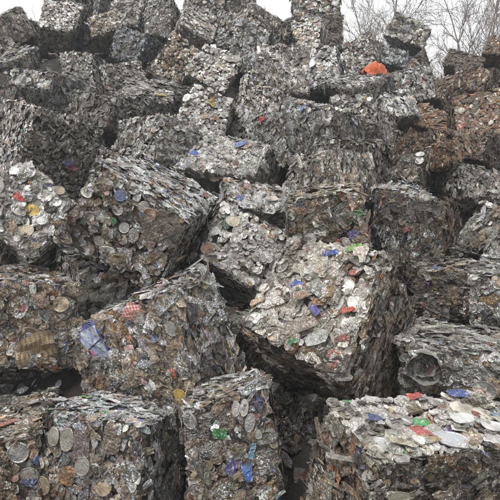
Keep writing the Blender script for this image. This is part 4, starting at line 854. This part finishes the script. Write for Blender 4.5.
# ------------------------------------------------------------------ singular pieces that stand out on particular bales
def m_coil():
    V, T = [], []; n = 54; t = np.linspace(0, 1, n); a = t*2*math.pi*2.3; R = .10+.40*t**.8+.022*np.sin(a*3.3)+np.random.default_rng(3).normal(0, .008, n)
    w = .34+.08*np.sin(a*1.7)
    for z in (-1, 1):
        zz = (.25*t+.10*np.sin(a*2.3)+np.random.default_rng(4).normal(0, .05, n)) if z > 0 else -w
        V.append(np.stack([R*np.cos(a), R*np.sin(a)*.92, zz*np.ones(n)], 1))
    for i in range(n-1): T.append((i, i+1, n+i+1, n+i))
    return np_mesh('metal_coil', np.concatenate(V), np.array(T), M_PIECE, smooth=False)
def m_panel():
    nx, ny = 25, 5; u, v = np.meshgrid(np.linspace(-.5, .5, nx), np.linspace(-.5, .5, ny), indexing='ij')
    z = np.where(np.arange(nx)[:, None] % 3 == 0, -.03, .02)+.16*np.sin(3*u+2*v)+.10*np.sin(9*v+u*4)
    return grid_mesh('ridged_panel', u*(1-.2*v)+.04*np.sin(7*v), v*(1-.25*np.abs(u))+.07*np.sin(5*u), z, M_RIDGE, smooth=False)
def m_cloth(name, mat, n, seed, fold):
    q = Waves(np.random.default_rng(seed), ((1.0, .5), (2.4, .5), (5, .25))); u, v = np.meshgrid(np.linspace(-.5, .5, n), np.linspace(-.5, .5, n), indexing='ij')
    z = q(np.stack([u.ravel()*2, v.ravel()*2, u.ravel()*0], 1)).reshape(u.shape)*.06 + fold*np.abs(u+.15*v) - .25*(u*u+v*v)
    e = q(np.stack([u.ravel()*3, v.ravel()*3, u.ravel()*0+5], 1)).reshape(u.shape)*.09
    return grid_mesh(name, u+e, v*(1-.18*u)+e*.7, z, mat, smooth=False)
def m_flap():
    nx, ny = 12, 5; u, v = np.meshgrid(np.linspace(-.5, .5, nx), np.linspace(-.5, .5, ny), indexing='ij')
    z = .35*np.clip(v, -.1, .5)**1*1.2 + .06*np.sin(9*u) + .03*np.sin(20*u+7*v)
    return grid_mesh('bent_flap', u, v+.05*np.sin(7*u), z, M_PIECE, smooth=False)
SPECIAL_MESH = {'metal_coil': m_coil(), 'ridged_panel': m_panel(), 'bent_flap': m_flap(), 'printed_bag': m_cloth('printed_bag', M_BAG, 18, 5, -.16),
                'checked_wrapper': m_cloth('checked_wrapper', M_CHECK, 8, 9, .05)}
r = np.random.default_rng(8)
for code, U, kind, (ln, wd, rot, rgb, met) in SPECIALS:
    if kind in ('crushed_can', 'crumpled_sheet') and met == 0: ln *= .8; wd *= .8
    if kind == 'can_lid': ln *= .92; wd *= .92
    if min(rgb) > .6: rgb = [c_*.82 for c_ in rgb]
    sh = SHAPES[code]; root = ROOTS[code]; R = BOX_R[[b[0] for b in BALES].index(code)]
    X, nn = sh.surf(np.array([U])); X, nn = X[0], nn[0]
    right = R.T@np.array([1.0, 0, 0])                      # picture-right seen in the bale's own frame: the piece's long side starts there
    nv = nn+r.normal(0, .08, 3); nv /= np.linalg.norm(nv)
    t = right-nv*(right@nv); t /= np.linalg.norm(t); b_ = np.cross(nv, t)
    t2 = t*math.cos(rot)+b_*math.sin(rot); b2 = np.cross(nv, t2)
    if kind == 'crushed_can' and met == 0 and r.random() < .6: kind = 'crumpled_sheet'; 
    me = SPECIAL_MESH.get(kind) or LIB[kind][int(r.integers(0, NV))]
    o = bpy.data.objects.new(kind, me); COL.objects.link(o); o.parent = root
    th = {'can_lid': wd*.55, 'metal_coil': .2, 'ridged_panel': .12, 'bent_flap': .07}.get(kind, wd*(.5 if kind == 'crushed_can' else .9))
    M = np.eye(4); M[:3, :3] = np.column_stack([t2*ln, b2*wd, nv*th]); M[:3, 3] = X+nn*(.055 if kind == 'printed_bag' else .012 if kind == 'ridged_panel' else .06 if kind == 'metal_coil' else .02 if kind == 'can_lid' else .018)
    g_ = sum(rgb)/3; o.matrix_local = Matrix(M.tolist()); o.color = (*[(.85*c_+.15*g_)*.9 for c_ in rgb], met)

# orange plastic sheet caught between the skyline bales
rr = np.random.default_rng(21); q = Waves(rr, ((1.0, .6), (2.6, .5), (6, .25)))
n = 22; u, v = np.meshgrid(np.linspace(-1, 1, n), np.linspace(-1, 1, n), indexing='ij')
rad = np.sqrt(u*u*.9+v*v); qq = q(np.stack([u.ravel(), v.ravel(), u.ravel()*0], 1)).reshape(u.shape)
z = .15*np.clip(1-rad**2*.75, -.1, 1)+.035*qq+.04*np.abs(np.sin(4*u+2*v))
o = link('plastic_sheet', grid_mesh('plastic_sheet', u*.18+.02*qq, v*.13+.015*qq, z-.02, M_ORANGE, smooth=False), label='crumpled orange plastic sheet caught between bales near the skyline', category='plastic sheet')
o.location = (1.92, 7.98, 5.08); o.rotation_euler = (math.radians(42), math.radians(-10), .2)

# loose baling wire across the dark bottom gap
A, B = np.array([.35, 2.95, .62]), np.array([.52, 2.85, .80]); segs = []
for k_ in range(6):
    p0, p1 = A+(B-A)*k_/6, A+(B-A)*(k_+1)/6; segs.append((p0+[0, 0, -.01*math.sin(k_/6*3.14)], p1+[0, 0, -.01*math.sin((k_+1)/6*3.14)], .0022, .0022))
V, T = tubes(segs, 5); link('baling_wire', np_mesh('baling_wire', V, T, M_WIRE, smooth=True), label='thin loose wire stretched across the dark bottom gap', category='wire')
print('STATS', stats, 'objects', len(bpy.data.objects))

# ------------------------------------------------------------------ thin winter haze over the yard
hm = bpy.data.materials.new('haze'); hm.use_nodes = True; hn = hm.node_tree.nodes; hn.clear()
ho = hn.new('ShaderNodeOutputMaterial'); hv = hn.new('ShaderNodeVolumePrincipled'); hv.inputs['Color'].default_value = (.88, .94, 1.0, 1); hv.inputs['Density'].default_value = HAZE
hm.node_tree.links.new(hv.outputs[0], ho.inputs['Volume'])
x0, x1, y0, y1, z0, z1 = -302, 302, -302, 302, -1.5, 18.5
Vh = np.array([(x, y, z) for x in (x0, x1) for y in (y0, y1) for z in (z0, z1)], float)
link('haze', np_mesh('haze', Vh, np.array([(0, 1, 3, 2), (4, 6, 7, 5), (0, 4, 5, 1), (2, 3, 7, 6), (0, 2, 6, 4), (1, 5, 7, 3)]), hm), kind='stuff', label='thin pale winter haze over the scrap yard', category='haze')
